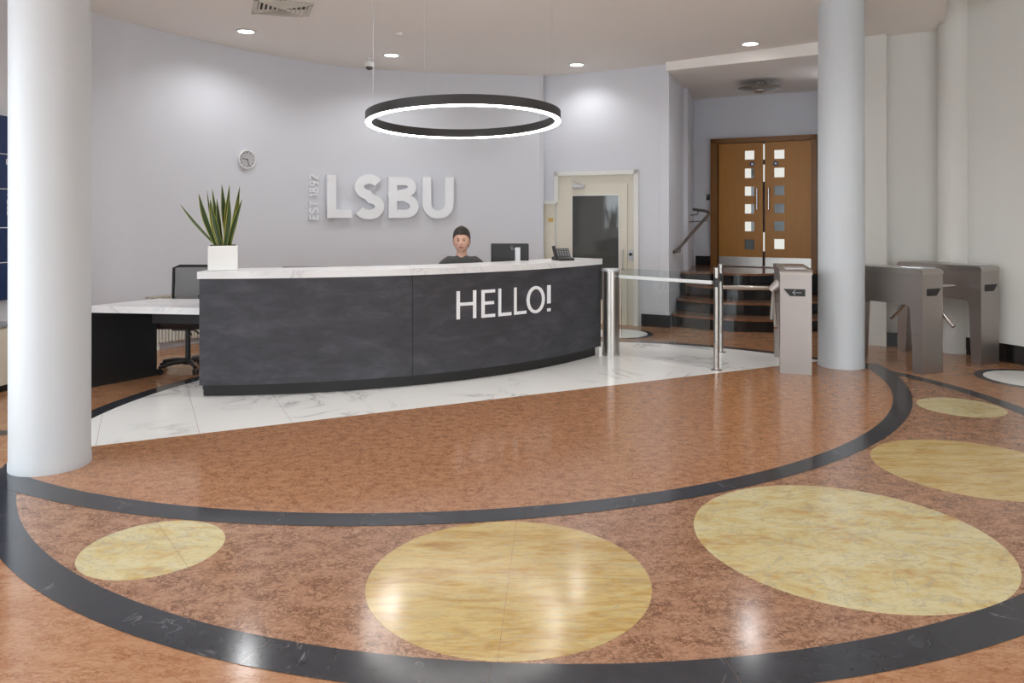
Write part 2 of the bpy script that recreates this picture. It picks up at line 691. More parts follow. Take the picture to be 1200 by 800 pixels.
# white marble tiles behind the straight near edge
near_p = Vector((0, 6.453))
tile_dir = Vector((.8988, .4384))
tile_reg = clip(list(inner_poly), .4384, -.8988, .4384 * near_p.x - .8988 * near_p.y)
t0 = Vector((-2.215, 5.372))
for i in range(-2, 12):
    for j in range(0, 4):
        a = t0 + tile_dir * .645 * i + NS * 1.29 * j
        g = .0012
        q = [a + tile_dir * g + NS * (g if j else 0), a + tile_dir * (.645 - g) + NS * (g if j else 0),
             a + tile_dir * (.645 - g) + NS * (1.29 - g), a + tile_dir * g + NS * (1.29 - g)]
        pl = clip_convex([(p.x, p.y) for p in q], tile_reg)
        if len(pl) >= 3:
            MB().prism(pl, -.01, .0022).build('marble_tile', 'white_m', floor)


def disc(c, r, cuts, mat, z=.0016, name='marble_disc', n=64):
    """round inlay; cuts: list of clip half-planes giving each piece"""
    base = [(c[0] + r * cos(2 * PI * i / n), c[1] + r * sin(2 * PI * i / n)) for i in range(n)]
    for piece in cuts:
        p = base
        for (a, b, k) in piece:
            p = clip(p, a, b, a * c[0] + b * c[1] + k)
        MB().prism(p, -.01, z).build(name, mat, floor)


g = .0009
disc((-1.672, 3.53), .315, [[(.8, .6, -g + .08)], [(-.8, -.6, -g - .08)]], 'yellow_b')
disc((-.014, 3.231), .601, [[(1, -.06, -g)], [(-1, .06, -g), (0, -1, -g)], [(-1, .06, -g), (0, 1, -g)]], 'yellow')
disc((1.598, 3.640), .706, [[]], 'yellow_b')
d4y, d4r = 4.663, .574
d4x = (lambda th: math.tan(th))(math.atan((1019.8 - 600) / F))
best = min((abs(600 + F * math.tan(math.atan2(x / 1000, d4y) - math.asin(d4r / math.hypot(x / 1000, d4y))) - 1019.8), x / 1000) for x in range(2000, 4500, 5))
disc((best[1], d4y), d4r, [[]], 'yellow')
disc((3.625, 6.122), .318, [[]], 'yellow_b')
for c, r in (((4.92, 7.16), .40), ((1.40, 9.93), .37)):
    disc(c, r + .075, [[]], 'black_m', .0016, 'disc_border')
    disc(c, r, [[]], 'white_m', .0022, 'marble_disc')
m = MB()
for k in range(10):
    pass
MB().prism([(-3.9, 5.35), (-3.45, 5.55), (-3.40, 5.42), (-3.85, 5.22)], -.01, .0016).build('border_stone', 'black_m', floor)

# ------------------------------------------------------------------ walls and ceilings
wall_mesh(back_curve, 0, ZC + .3, .18).build('wall_back', 'wall', kind='structure', smooth=True)
P632 = back_curve[-1]
wall_mesh([P632, P632 + Vector((.06, -.03)), K0, DW1], 0, ZC + .1, .03).build('wall_door', 'wall', kind='structure')
wall_mesh([DW1, SW1], 0, ZC + .02, .12).build('wall_stair_left', 'wall', kind='structure')
wall_mesh([SW1, BW1], 0, ZC, .15).build('wall_stair_back', 'wall', kind='structure')
wall_mesh([BW1, RW0 + Vector((.03, .12))], 0, ZC, -.0 + .1).build('wall_stair_right', 'wall', kind='structure')
wall_mesh([RW0, RW1], 0, ZU, .15).build('wall_recess', 'wall_warm', kind='structure')
e = (RW1 - RW0).normalized()
rot_rw = math.atan2(e.y, e.x)
p = RW0 + e * .12
MB().box((p.x, p.y - .04, ZC / 2 + .1), (.25, .12, ZC + .2), rot_rw).build('wall_pilaster', 'wall_warm', kind='structure')
right_pts = [Vector((4.98, 8.72)), Vector((5.20, 8.10)), Vector((5.36, 7.73)), Vector((6.0, 6.3)), Vector((6.6, 4.6)), Vector((6.9, 2)), Vector((6.9, -4.5))]
wall_mesh(right_pts, 0, ZU, .15).build('wall_right', 'wall_warm', kind='structure')
# side of the stair opening: a shallow pilaster on the left wall
sd = (SW1 - DW1).normalized()
ang = math.atan2(sd.y, sd.x)
nr = Vector((sd.y, -sd.x))
p = DW1 + sd * 1.55 + nr * .03
MB().box((p.x, p.y, ZA / 2), (.32, .07, ZA), ang).build('trim_1', 'wall', kind='structure')

ceil_edge = [Vector((4.95, 8.80)), Vector((4.17, 7.365)), Vector((3.95, 6.4)), Vector((3.86, 5.2)), Vector((3.9, 2.0)), Vector((3.9, -4.5))]
main_c = [(-5.2, -4.5), (3.9, -4.5)] + [(q.x, q.y) for q in ceil_edge[::-1][1:]] + [(RW0.x, RW0.y), (DW1.x, DW1.y), (K0.x, K0.y)]
main_c += [(q.x, q.y) for q in back_curve[::-1]] + [(-5.2, 4.0)]
m = MB().prism(main_c, 0, .15)
for v in m.v:
    v.z += zc(v.y)
m.build('ceiling', 'ceil', kind='structure')
wall_mesh([RW0, DW1], ZA, ZC + .15, .12).build('trim_2', 'ceil', kind='structure')
nrm = Vector((.45, .89)) * .05
MB().prism([(DW1.x, DW1.y), (RW0.x, RW0.y), (BW1.x + .1, BW1.y), (SW1.x - .05, SW1.y + .1)], ZA, ZA + .1).build('ceiling_stair', 'ceil', kind='structure')
wall_mesh(ceil_edge[::-1], ZC + .08, ZU, -.06).build('trim_3', 'ceil', kind='structure')
MB().prism([(3.8, -4.6), (7.1, -4.6), (7.1, 9.1), (3.8, 9.1)], ZU, ZU + .1).build('ceiling_raised', 'ceil', kind='structure')

# the entrance side behind the camera: piers and lintels with open daylight between them
m = MB()
for x in (-5.1, -2.9, -.8, 1.3, 3.4, 5.3, 6.9):
    m.box((x, -4.5, ZU / 2), (.35, .3, ZU))
m.box((.9, -4.5, (3.0 + ZU) / 2), (12.4, .3, ZU - 3.0))
m.box((-.8, -4.5, 1.5), (4.2, .28, 3.0))  # solid middle bay, put in to darken the gate-side turnstile's reflection
m.build('wall_entrance', 'wall', kind='structure')
m = MB()
for y in (-4.4, -2.1, .2, 2.4, 4.65):
    m.box((-5.1, y, 2.0), (.3, .4, 4.0))
m.box((-5.1, .1, 3.6), (.3, 9.2, 1.2))
m.box((-5.1, .1, .25), (.3, 9.2, .5))
m.build('wall_left', 'wall', kind='structure')

# skirtings
p749 = hit(752, K0, DW1)[0]
d = (DW1 - K0).normalized()
n2 = Vector((d.y, -d.x))
q0, q1 = p749, DW1
wall_mesh([q0 + n2 * .025, q1 + n2 * .025 + d * .02], 0, .17, .024).build('baseboard_door', 'skirt', kind='structure')
wall_mesh([RW0 + Vector((-.02, -.05)), RW1 + Vector((-.02, -.05))], 0, .16, .03).build('baseboard_recess', 'skirt', kind='structure')
off = []
for i, q in enumerate(right_pts):
    dd = (right_pts[min(i + 1, len(right_pts) - 1)] - right_pts[max(i - 1, 0)]).normalized()
    off.append(q + Vector((dd.y, -dd.x)) * .025)
wall_mesh(off, 0, .19, .024).build('baseboard_right', 'skirt', kind='structure')
wall_mesh([SW1 + Vector((.02, -.04)), hit(833, SW1, BW1)[0] + Vector((-.02, -.03))], .70, .86, .03).build('baseboard_stair', 'skirt', kind='structure')


# ------------------------------------------------------------------ columns
def column(loc, r, h, label, mt='column'):
    t = thing('column', label, 'column', loc)
    MB().lathe([(r + .004, 0), (r + .004, .05), (r, .06), (r, h)], n=64).build('shaft', mt, t, smooth=True)
    return t


column((-2.866, 4.706, 0), .222, zc(4.5), 'thick white round column standing at the end of the low marble desk')
column((3.388, 7.80, 0), .222, zc(7.5), 'white round column standing between two steel turnstiles on the curved black band')
column((5.02, 8.60, 0), .165, ZU, 'slim white column set against the right wall behind the turnstiles', 'wall_warm')

# ------------------------------------------------------------------ reception counter
CC = (-2.77, 11.03)
RP = 4.60


def counter_hit(px):
    k = (px - 600) / F
    a, b, c = 1 + k * k, -2 * (k * CC[0] + CC[1]), CC[0] ** 2 + CC[1] ** 2 - RP ** 2
    Y = (-b - math.sqrt(b * b - 4 * a * c)) / (2 * a)
    return Vector((k * Y, Y))


def cang(px):
    p = counter_hit(px)
    return math.atan2(p.y - CC[1], p.x - CC[0])


CA0, CA1 = cang(233.5), cang(704)
mid = (CA0 + CA1) / 2
ctr = thing('reception_counter', 'long curved reception counter with dark slate front and white marble top', 'counter',
            (CC[0] + 4.3 * cos(mid), CC[1] + 4.3 * sin(mid), 0))
CT = 1.07
seam = cang(483.5)
for a0, a1 in ((CA0, seam - .0004), (seam + .0004, CA1)):
    MB().arc(CC, RP - .04, RP, a0, a1, .105, CT - .062, 30).build('front_panel', 'slate', ctr, True, True)
MB().arc(CC, RP - .09, RP - .055, CA0 + .004, CA1 - .006, 0, .106, 40).build('plinth', 'plinth', ctr, True, True)
MB().arc(CC, RP - .46, RP + .012, CA0 - .003, CA1 + .003, CT - .06, CT, 50).build('marble_top', 'top_m', ctr, True, True)
MB().arc(CC, RP - .66, RP - .041, CA0 + .01, CA1 - .01, .70, .74, 40).build('worktop', 'top_m', ctr, True, True)
for a in (CA0, CA1 - .011):
    MB().arc(CC, RP - .64, RP - .092, a, a + .011, 0, CT - .061, 1).build('end_panel', 'slate', ctr, True)
MB().arc(CC, RP - .45, RP - .42, CA0 + .012, CA1 - .012, .741, .94, 40).build('riser_panel', 'black', ctr, True, True)
q = counter_hit(701)
MB().box((q.x + .03, q.y + .05, .045), (.03, .03, .09)).build('foot', 'white_p', ctr, True)


# ------------------------------------------------------------------ stroke lettering
def arcp(cx, cy, rx, ry, a0, a1, n=14):
    return [(cx + rx * cos(R_(a0 + (a1 - a0) * i / n)), cy + ry * sin(R_(a0 + (a1 - a0) * i / n))) for i in range(n + 1)]


def glyph(ch, s):
    """strokes of a capital of height 1 and stroke width s: (points, closed), and its width"""
    h = s / 2
    if ch == 'L':
        return [([(h, 1), (h, 0)], 0), ([(0, h), (.56, h)], 0)], .56
    if ch == 'H':
        return [([(h, 1), (h, 0)], 0), ([(.69 - h, 1), (.69 - h, 0)], 0), ([(h, .53), (.69 - h, .53)], 0)], .69
    if ch == 'E':
        return [([(h, 1), (h, 0)], 0), ([(0, h), (.5, h)], 0), ([(0, .52), (.46, .52)], 0), ([(0, 1 - h), (.5, 1 - h)], 0)], .5
    if ch == 'T':
        return [([(.27, 1), (.27, 0)], 0), ([(0, 1 - h), (.54, 1 - h)], 0)], .54
    if ch == 'O':
        return [(arcp(.37, .5, .37 - h, .51 - h, 0, 345, 23), 1)], .74
    if ch == '!':
        return [([(h, 1), (h, .3)], 0), ([(h, s * 1.0), (h, -.005)], 0)], s
    if ch == 'U':
        rx = .36 - h
        return [([(h, 1), (h, .36)] + arcp(.36, .36, rx, .37 - h, 180, 360, 16)[1:] + [(.72 - h, 1)], 0)], .72
    if ch == 'S':
        top = arcp(.365, .735 - h * .1, .335 - h, .275 - h * .9, 28, 262, 18)
        bot = arcp(.36, .27 + h * .1, .36 - h, .28 - h * .9, 82, -152, 18)
        return [(top + bot, 0)], .72
    if ch == 'B':
        up = [(0, 1 - h), (.38, 1 - h)] + arcp(.38, .755, .27 - h, .245 - h, 90, -90, 10)[1:] + [(0, .51)]
        lo = [(0, .51), (.40, .51)] + arcp(.40, .265 + h * .2, .30 - h, .265 - h * .8, 90, -90, 10)[1:] + [(0, h)]
        return [([(h, 1), (h, 0)], 0), (up, 0), (lo, 0)], .70
    if ch == '1':
        return [([(.22, 1), (.22, 0)], 0), ([(.02, .80), (.22, .96)], 0)], .3
    if ch == '8':
        return [(arcp(.29, .74, .25 - h, .27 - h, 0, 345, 15), 1), (arcp(.29, .27, .29 - h, .285 - h, 0, 345, 15), 1)], .58
    if ch == '9':
        return [(arcp(.29, .69, .29 - h, .31 - h, 0, 345, 15), 1), ([(.58 - h, .66), (.46, .3), (.26, 0)], 0)], .58
    if ch == '2':
        return [(arcp(.27, .71, .27 - h, .29 - h, 165, -30, 12) + [(h, h)], 0), ([(0, h), (.54, h)], 0)], .54
    if ch == 'C':
        return [(arcp(.37, .5, .37 - h, .51 - h, 48, 312, 20), 0)], .66
    return [], .3


def letter(ch, P0, P1, z0, z1, s, depth, mat, parent, name='letter', gapn=0.004):
    """capital ch standing on the line P0-P1 (plan), between heights z0 and z1, standing off the wall"""
    strokes, wd = glyph(ch, s)
    t = (P1 - P0)
    L = t.length
    t = t / L
    nn = Vector((t.y, -t.x))
    hh = z1 - z0

    def fr(a, b, c):
        q = P0 + t * (a / wd * L) + nn * (gapn + c)
        return Vector((q.x, q.y, z0 + b * hh))
    m = MB()
    for i, (pts, closed) in enumerate(strokes):
        sc = []
        m.strip(pts, s, depth - i * .0006, fr, bool(closed))
    return m.build(name, mat, parent, True)


# HELLO! on the counter front
for ch, x0, x1, yb, yt in (('H', 534.8, 557.9, 373.3, 340.5), ('E', 563.9, 580.0, 371.6, 339.2), ('L', 583.8, 599.0, 369.8, 337.6),
                           ('L', 602.1, 616.6, 368.0, 336.3), ('O', 616.8, 638.1, 366.5, 335.2), ('!', 640.9, 644.9, 364.4, 334.0)):
    a, b = counter_hit(x0), counter_hit(x1)
    Y = (a.y + b.y) / 2
    letter(ch, a, b, zat(yb, Y), zat(yt, Y), (.115 if ch != '!' else .11), .006, 'letter_w', ctr, 'letter', .001)

# LSBU and EST 1892 on the curved wall
sign = None
for ch, x0, x1, yb, yt in (('L', 382.0, 411.0, 255.3, 205.4), ('S', 413.2, 449.2, 256.4, 204.9), ('B', 454.8, 489.7, 255.2, 207.5), ('U', 494.6, 531.0, 255.8, 207.8)):
    a, b = wall_hit(x0, back_curve)[0], wall_hit(x1, back_curve)[0]
    Y = (a.y + b.y) / 2
    if sign is None:
        sign = thing('wall_sign', 'big white raised letters LSBU on the curved grey wall', 'sign', (a.x, a.y - .05, zat(256, Y)))
    letter(ch, a, b, zat(yb, Y), zat(yt, Y), .215 if ch == 'S' else .20, .055, 'letter_w', sign, 'letter', .012)
a, b = wall_hit(361.3, back_curve)[0], wall_hit(372.2, back_curve)[0]
est = thing('wall_sign', 'small upright white lettering EST 1892 turned sideways beside the big letters', 'sign', (a.x, a.y - .03, zat(258, a.y)))
tt = (b - a).normalized()
nn_ = Vector((tt.y, -tt.x))
caph = (b - a).length
zz = zat(257.5, a.y)
span = zat(204.5, a.y) - zz
txt = 'EST 1892'
adv = [(glyph(c, .16)[1] if c != ' ' else .22) for c in txt]
tot = sum(adv) + .13 * (len(txt) - 1)
u_ = 0
for c, wd in zip(txt, adv):
    st, _ = glyph(c, .16)
    if st:
        def fr(x, y, cc, u0=u_):
            q_ = b - tt * (y * caph) + nn_ * (.006 + cc)
            return Vector((q_.x, q_.y, zz + (u0 + x) / tot * span))
        m = MB()
        for i, (pts, cl) in enumerate(st):
            m.strip(pts, .16, .022 - i * .0005, fr, bool(cl))
        m.build('letter', 'letter_w', est, True)
    u_ += wd + .13

# ------------------------------------------------------------------ low marble desk at the counter's left end
dk = thing('reception_desk', 'low marble-topped desk with black side panel joined to the counter end', 'desk', (-3.2, 6.9, 0))
dtop = [(-3.79, 6.77), (-2.70, 6.62), (-2.66, 7.30), (-3.44, 7.36)]
MB().prism(dtop, .68, .74).build('marble_top', 'top_m', dk, True)
d0, d1 = Vector((-3.775, 6.81)), Vector((-3.43, 7.32))
dd = (d1 - d0).normalized()
ln = Vector((-dd.y, dd.x))
MB().prism([tuple(d0), tuple(d1), tuple(d1 + ln * .05), tuple(d0 + ln * .05)], .07, .68).build('side_panel', 'black', dk, True)
MB().prism([tuple(d0 - ln * -.012), tuple(d1 + ln * .012), tuple(d1 + ln * .045), tuple(d0 + ln * .045)], 0, .071).build('plinth', 'plinth', dk, True)
MB().box((-3.08, 7.20, .60), (.70, .03, .16), -.1).build('apron', 'black', dk, True)
MB().box((-2.74, 6.98, .34), (.04, .5, .68), .05).build('side_panel', 'black', dk, True)


# ------------------------------------------------------------------ office chair
def make_chair(label):
    t = thing('office_chair', label, 'chair')
    MB().rbox((0, 0, .47), (.48, .46, .07), .03, 3).build('seat', 'seatf', t, smooth=True)
    MB().rbox((0, 0, .425), (.22, .26, .03), .008, 1).build('seat_mechanism', 'black_p', t)
    MB().tube([(.10, -.10, .42), (.19, -.20, .395)], .008, 8).tube([(.06, -.14, .42), (.14, -.25, .39)], .008, 8).build('lever', 'black_p', t)
    MB().tube([(0, 0, .09), (0, 0, .42)], [.028, .022], 14).build('gas_column', 'black_p', t, smooth=True)
    MB().lathe([(.05, .06), (.055, .085), (.035, .12), (.0, .12)], n=16).build('hub', 'black_p', t, smooth=True)
    for k in range(5):
        a = R_(18 + 72 * k)
        MB().tube([(0, 0, .095), (.16 * cos(a), .16 * sin(a), .092), (.30 * cos(a), .30 * sin(a), .07)], [.026, .022, .016], 8).build('leg', 'black_p', t, smooth=True)
        c = Vector((.30 * cos(a), .30 * sin(a), .03))
        n_ = Vector((-sin(a), cos(a), 0))
        MB().tube([c - n_ * .024, c - n_ * .008], .03, 14).tube([c + n_ * .008, c + n_ * .024], .03, 14).build('caster', 'black_p', t, smooth=True)
    fr_ = [(-.27, .27, .68), (-.27, .29, 1.0), (-.21, .295, 1.02), (.21, .295, 1.02), (.27, .29, 1.0), (.27, .27, .68), (.21, .268, .66), (-.21, .268, .66), (-.27, .27, .68)]
    b = MB().tube(fr_, .016, 8).build('back_frame', 'black_p', t, smooth=True)
    MB().rbox((0, .284, .845), (.51, .008, .33), .003, 1).build('mesh_back', 'mesh', t)
    MB().tube([(0, .05, .43), (0, .26, .44), (0, .31, .56), (0, .295, .72)], .022, 8).build('back_support', 'black_p', t, smooth=True)
    return t


ch = make_chair('black office chair with grey mesh back pulled up to the low marble desk')
ch.location = (-3.25, 7.60, 0)
MB().rbox((.03, .33, .735), (.40, .05, .11), .02, 3).build('cushion', 'cushion', ch, smooth=True)  # lime block standing in for a seat's reflection behind the mesh
for c in list(ch.children):
    pass

# ------------------------------------------------------------------ the receptionist
PX, PY = -.525, 7.90


def person(loc):
    t = thing('person', 'person with short dark hair in a charcoal T-shirt seated behind the counter', 'person', loc)
    bm = bmesh.new()
    verts, edges, rad = [], [], []

    def chain(pts, start=None):
        idx = []
        prev = start
        for p, r in pts:
            v = bm.verts.new(p)
            verts.append(v)
            rad.append(r)
            i = len(verts) - 1
            if prev is not None:
                edges.append((prev, i))
            prev = i
            idx.append(i)
        return idx
    # local frame: x right, -y towards the camera, z up from the floor
    sp = chain([((0, .05, .60), (.155, .12)), ((0, .04, .76), (.145, .11)), ((0, .02, .92), (.165, .115)), ((0, .02, 1.045), (.15, .10)),
                ((0, .015, 1.10), (.075, .068)), ((0, .0, 1.15), (.055, .055)), ((0, -.01, 1.22), (.055, .06))])
    for s in (-1, 1):
        arm = chain([((s * .13, .02, 1.065), (.072, .07)), ((s * .205, .01, 1.02), (.064, .064)), ((s * .235, -.03, .90), (.048, .048)),
                     ((s * .24, -.08, .80), (.04, .04)), ((s * .17, -.20, .785), (.032, .032)), ((s * .11, -.27, .78), (.026, .024))], sp[3])
        palm = chain([((s * .09, -.31, .775), (.036, .016)), ((s * .08, -.345, .77), (.036, .014))], arm[-1])
        for k, (dx, L) in enumerate(((-.027, .055), (-.009, .065), (.009, .06), (.026, .045))):
            chain([((s * .08 + dx, -.365, .768), (.009, .009)), ((s * .078 + dx, -.365 - L * .6, .766), (.0085, .0085)), ((s * .076 + dx, -.365 - L, .757), (.0075, .0075))], palm[-1])
        chain([((s * .055, -.315, .772), (.010, .010)), ((s * .04, -.345, .766), (.009, .009)), ((s * .036, -.365, .76), (.008, .008))], palm[0])
        chain([((s * .10, .0, .565), (.09, .085)), ((s * .12, -.20, .56), (.08, .078)), ((s * .13, -.40, .55), (.062, .062)),
               ((s * .13, -.40, .32), (.052, .055)), ((s * .13, -.38, .10), (.038, .04)), ((s * .13, -.44, .045), (.04, .035)), ((s * .13, -.52, .035), (.036, .022))], sp[0])
    bm.verts.index_update()
    bm.verts.ensure_lookup_table()
    for a_, b_ in edges:
        bm.edges.new((verts[a_], verts[b_]))
    me = bpy.data.meshes.new('body_source')
    bm.to_mesh(me)
    bm.free()
    o = bpy.data.objects.new('body_source', me)
    COL.objects.link(o)
    sk = o.modifiers.new('skin', 'SKIN')
    sk.use_smooth_shade = True
    sl = me.skin_vertices[0].data
    for i, r in enumerate(rad):
        sl[i].radius = r
        sl[i].use_root = (i == 0)
    o.modifiers.new('sub', 'SUBSURF').levels = 2
    dg = bpy.context.evaluated_depsgraph_get()
    me2 = bpy.data.meshes.new_from_object(o.evaluated_get(dg))
    bpy.data.objects.remove(o)
    # head: an egg shaped over rings, then joined to the body by remeshing
    hb = MB()
    hz = 1.163
    prof = []
    N, K = 40, 30
    hv = []
    for i in range(K + 1):
        u = i / K
        ph = PI * u
        z = .118 - .123 * cos(ph)
        rw = sin(ph) ** .72
        k = len(hb.v)
        for j in range(N):
            an = 2 * PI * j / N
            sx, cy = sin(an), cos(an)           # cy = 1: face (towards -y)
            wx = .085 * rw * (1 - .20 * max(0, (.085 - z)) / .085)
            front = max(0, cy)
            wy = (.088 if cy > 0 else .102) * rw
            if z < .07 and cy < 0:
                wy *= .55 + .45 * max(0, z) / .07
            x, y = wx * sx, -wy * cy
            # brow, nose, lips, chin and eye hollows
            if cy > .2:
                y += .007 * math.exp(-((abs(x) - .030) / .014) ** 2 - ((z - .125) / .012) ** 2)
                y -= .005 * math.exp(-((z - .146) / .010) ** 2)
                y -= .022 * math.exp(-(x / .011) ** 2 - ((z - .088) / .013) ** 2) + .011 * math.exp(-(x / .009) ** 2 - ((z - .110) / .018) ** 2)
                y -= .006 * math.exp(-(x / .022) ** 2 - ((z - .052) / .012) ** 2)
                y -= .008 * math.exp(-(x / .020) ** 2 - ((z - .012) / .014) ** 2)
            hb.v.append(Vector((x, y - .012, hz + z)))
        if i:
            for j in range(N):
                q = (j + 1) % N
                hb.f.append([k - N + j, k - N + q, k + q, k + j])
    for s in (-1, 1):
        k0 = len(hb.v)
        for i in range(9):
            for j in range(12):
                th, fi = PI * i / 8, 2 * PI * j / 12
                hb.v.append(Vector((s * (.084 + .010 * sin(th) * cos(fi)), .002 + .018 * sin(th) * sin(fi) + .004, hz + .108 + .031 * cos(th))))
        for i in range(8):
            for j in range(12):
                q = (j + 1) % 12
                hb.f.append([k0 + i * 12 + j, k0 + i * 12 + q, k0 + i * 12 + 12 + q, k0 + i * 12 + 12 + j])
    bm = bmesh.new()
    bm.from_mesh(me2)
    hm = bpy.data.meshes.new('head_source')
    hm.from_pydata([tuple(v) for v in hb.v], [], hb.f)
    bm.from_mesh(hm)
    bmesh.ops.recalc_face_normals(bm, faces=bm.faces[:])
    jm = bpy.data.meshes.new('joined')
    bm.to_mesh(jm)
    bm.free()
    o = bpy.data.objects.new('joined', jm)
    COL.objects.link(o)
    r = o.modifiers.new('rm', 'REMESH')
    r.mode = 'VOXEL'
    r.voxel_size = .006
    sm = o.modifiers.new('sm', 'SMOOTH')
    sm.factor = .5
    sm.iterations = 2
    dg = bpy.context.evaluated_depsgraph_get()
    body = bpy.data.meshes.new_from_object(o.evaluated_get(dg))
    bpy.data.objects.remove(o)
    body.name = 'body'
    for mm in ('skin', 'shirt', 'trouser', 'lip', 'black_p'):
        body.materials.append(MT[mm])
    for p in body.polygons:
        p.use_smooth = True
        c = p.center
        x, y, z = c
        collar = 1.138 + (.022 if y > 0 else -.028 * max(0, 1 - abs(x) / .07))
        i = 0
        if z < collar and z > .60:
            i = 1
            if abs(x) > .1 and y < -.06 and z < .86:
                i = 0
            if y < -.15:
                i = 0
        elif z <= .64 and z >= 0 and z < collar:
            i = 2 if z > .09 else 4
        if z > hz + .044 and z < hz + .062 and abs(x) < .024 and y < -.085:
            i = 3
        p.material_index = i
    b = bpy.data.objects.new('body', body)
    COL.objects.link(b)
    b.parent = t
    # hair: a cap grown over the skull with a fringe line, short at the sides
    hh = MB()
    rows, cols = 18, 44
    for i in range(rows + 1):
        for j in range(cols):
            an = 2 * PI * j / cols
            cy = cos(an)
            # hairline height round the head: high over the brow, temples, then down to the nape
            low = .05 + .136 / (1 + math.exp(-(cy - .10) * 7)) - .02 * math.exp(-((cy - .45) / .2) ** 2)
            ph0 = math.acos(max(-1, min(1, (.118 - low) / .123)))
            ph = ph0 + (PI - ph0) * i / rows
            up = min(1, i / rows * 2.2)
            thick = 1.03 + .10 * up
            rw = sin(ph) ** .58 * thick
            z = .118 - .123 * cos(ph) + .020 * up * sin(PI / 2 * i / rows) + (.018 * cy * up) + .004 * sin(j * 3.3) * (1 if i == 0 else 0)
            jit = 1 + .012 * sin(j * 5.1 + i * 1.7)
            hh.v.append(Vector((.0855 * rw * sin(an) * jit, -(.089 if cy > 0 else .103) * rw * cy * jit - .012, hz + z)))
    for i in range(rows):
        for j in range(cols):
            q = (j + 1) % cols
            hh.f.append([i * cols + j, i * cols + q, i * cols + cols + q, i * cols + cols + j])
            hh.mi.append(0)
    hh.build('hair', 'hair', t, smooth=True)
    for s in (-1, 1):
        MB().lathe([(0, -.007), (.008, -.005), (.012, 0), (.008, .005), (0, .007)], (s * .030, -.0865, hz + .123), 12).build('eye', 'eye', t, smooth=True)
        MB().tube([(s * .015, -.094, hz + .140), (s * .03, -.094, hz + .145), (s * .046, -.083, hz + .140)], [.004, .006, .003], 6).build('eyebrow', 'hair', t, smooth=True)
    return t


person((PX, PY, 0))
ch2 = copy_tree(ch)
for c in list(ch2.children):
    if c.name.startswith('cushion'):
        bpy.data.objects.remove(c)
ch2.location = (PX, PY + .07, .02)
ch2.location.z = 0
ch2.scale = (1, 1, .95)
ch2['label'] = 'black office chair with grey mesh back under the person behind the counter'

# ------------------------------------------------------------------ screens and phone at the counter
mr_y = 8.02
mx = (597.5 - 600) / F * mr_y
mo = thing('monitor', 'dark monitor seen from behind with silver stand, right of the seated person', 'monitor', (mx, mr_y, .74), -.06)
MB().rbox((0, 0, .36), (.40, .035, .30), .008, 2).build('casing', 'black_p', mo)
MB().rbox((.085, -.028, .235), (.055, .022, .47), .006, 2).build('stand', 'silver', mo)
MB().rbox((.085, .0, .008), (.22, .18, .016), .005, 2).build('base', 'silver', mo)
MB().box((0, .019, .36), (.38, .002, .27)).build('screen', 'darkglass', mo)
lg = MB()
for (cx_, cz_, r_) in ((.022, .475, .012), (.026, .452, .010), (.045, .452, .006)):
    lg.tube([(cx_ + r_ * cos(R_(a)), -.019, cz_ + r_ * sin(R_(a))) for a in range(20, 331, 31)], .0022, 6)
lg.build('logo', 'grey', mo)
ml = thing('monitor', 'black monitor of which only the top edge shows above the counter near the plant', 'monitor', ((358 - 600) / F * 7.14, 7.14, .74), .02)
MB().rbox((0, 0, .1875), (.425, .03, .275), .006, 2).build('casing', 'black_p', ml)
MB().rbox((0, .03, .08), (.05, .02, .16), .005, 1).build('stand', 'black_p', ml)
MB().rbox((0, .04, .006), (.2, .15, .012), .004, 1).build('base', 'black_p', ml)
MB().box((0, .0155, .19), (.40, .002, .25)).build('screen', 'darkglass', ml)
p = counter_hit(668) + Vector((-.06, .16))
ph = thing('desk_phone', 'black desk telephone propped up at the right end of the counter', 'telephone', (p.x, p.y, CT + .001), .45)
MB().prism([(-.10, 0), (.09, 0), (.09, .02), (-.04, .045), (-.10, .03)], -.085, .085, Matrix(((0, 0, 1, 0), (-1, 0, 0, 0), (0, 1, 0, 0), (0, 0, 0, 1)))).build('base', 'black_p', ph)
Mx = Matrix.Translation((.02, .02, .02)) @ Matrix.Rotation(R_(62), 4, 'X')
MB().rbox((0, .055, 0), (.17, .115, .018), .004, 1, M=Mx).build('keypad_body', 'black_p', ph)
kb = MB()
for i in range(5):
    for j in range(5):
        kb.box((-.062 + .031 * i, .018 + .019 * j, .0098), (.022, .010, .002), M=Mx)
kb.build('keys', 'grey', ph)
MB().rbox((-.10, .055, .012), (.035, .17, .03), .01, 2, M=Mx).build('handset', 'black_p', ph)

# ------------------------------------------------------------------ potted snake plant
pp = Vector(((261.5 - 600) / F * 6.66, 6.66))
pl = thing('potted_snake_plant', 'snake plant with yellow-edged leaves in a white square pot on the counter', 'plant', (pp.x, pp.y, CT))
m = MB().rbox((0, 0, .1075), (.245, .245, .215), .012, 3, rz=R_(20))
m.build('pot', 'pot', pl)
MB().box((0, 0, .2155), (.215, .215, .003), R_(20)).build('soil', 'soil', pl)
sc_ = 6.66 / F


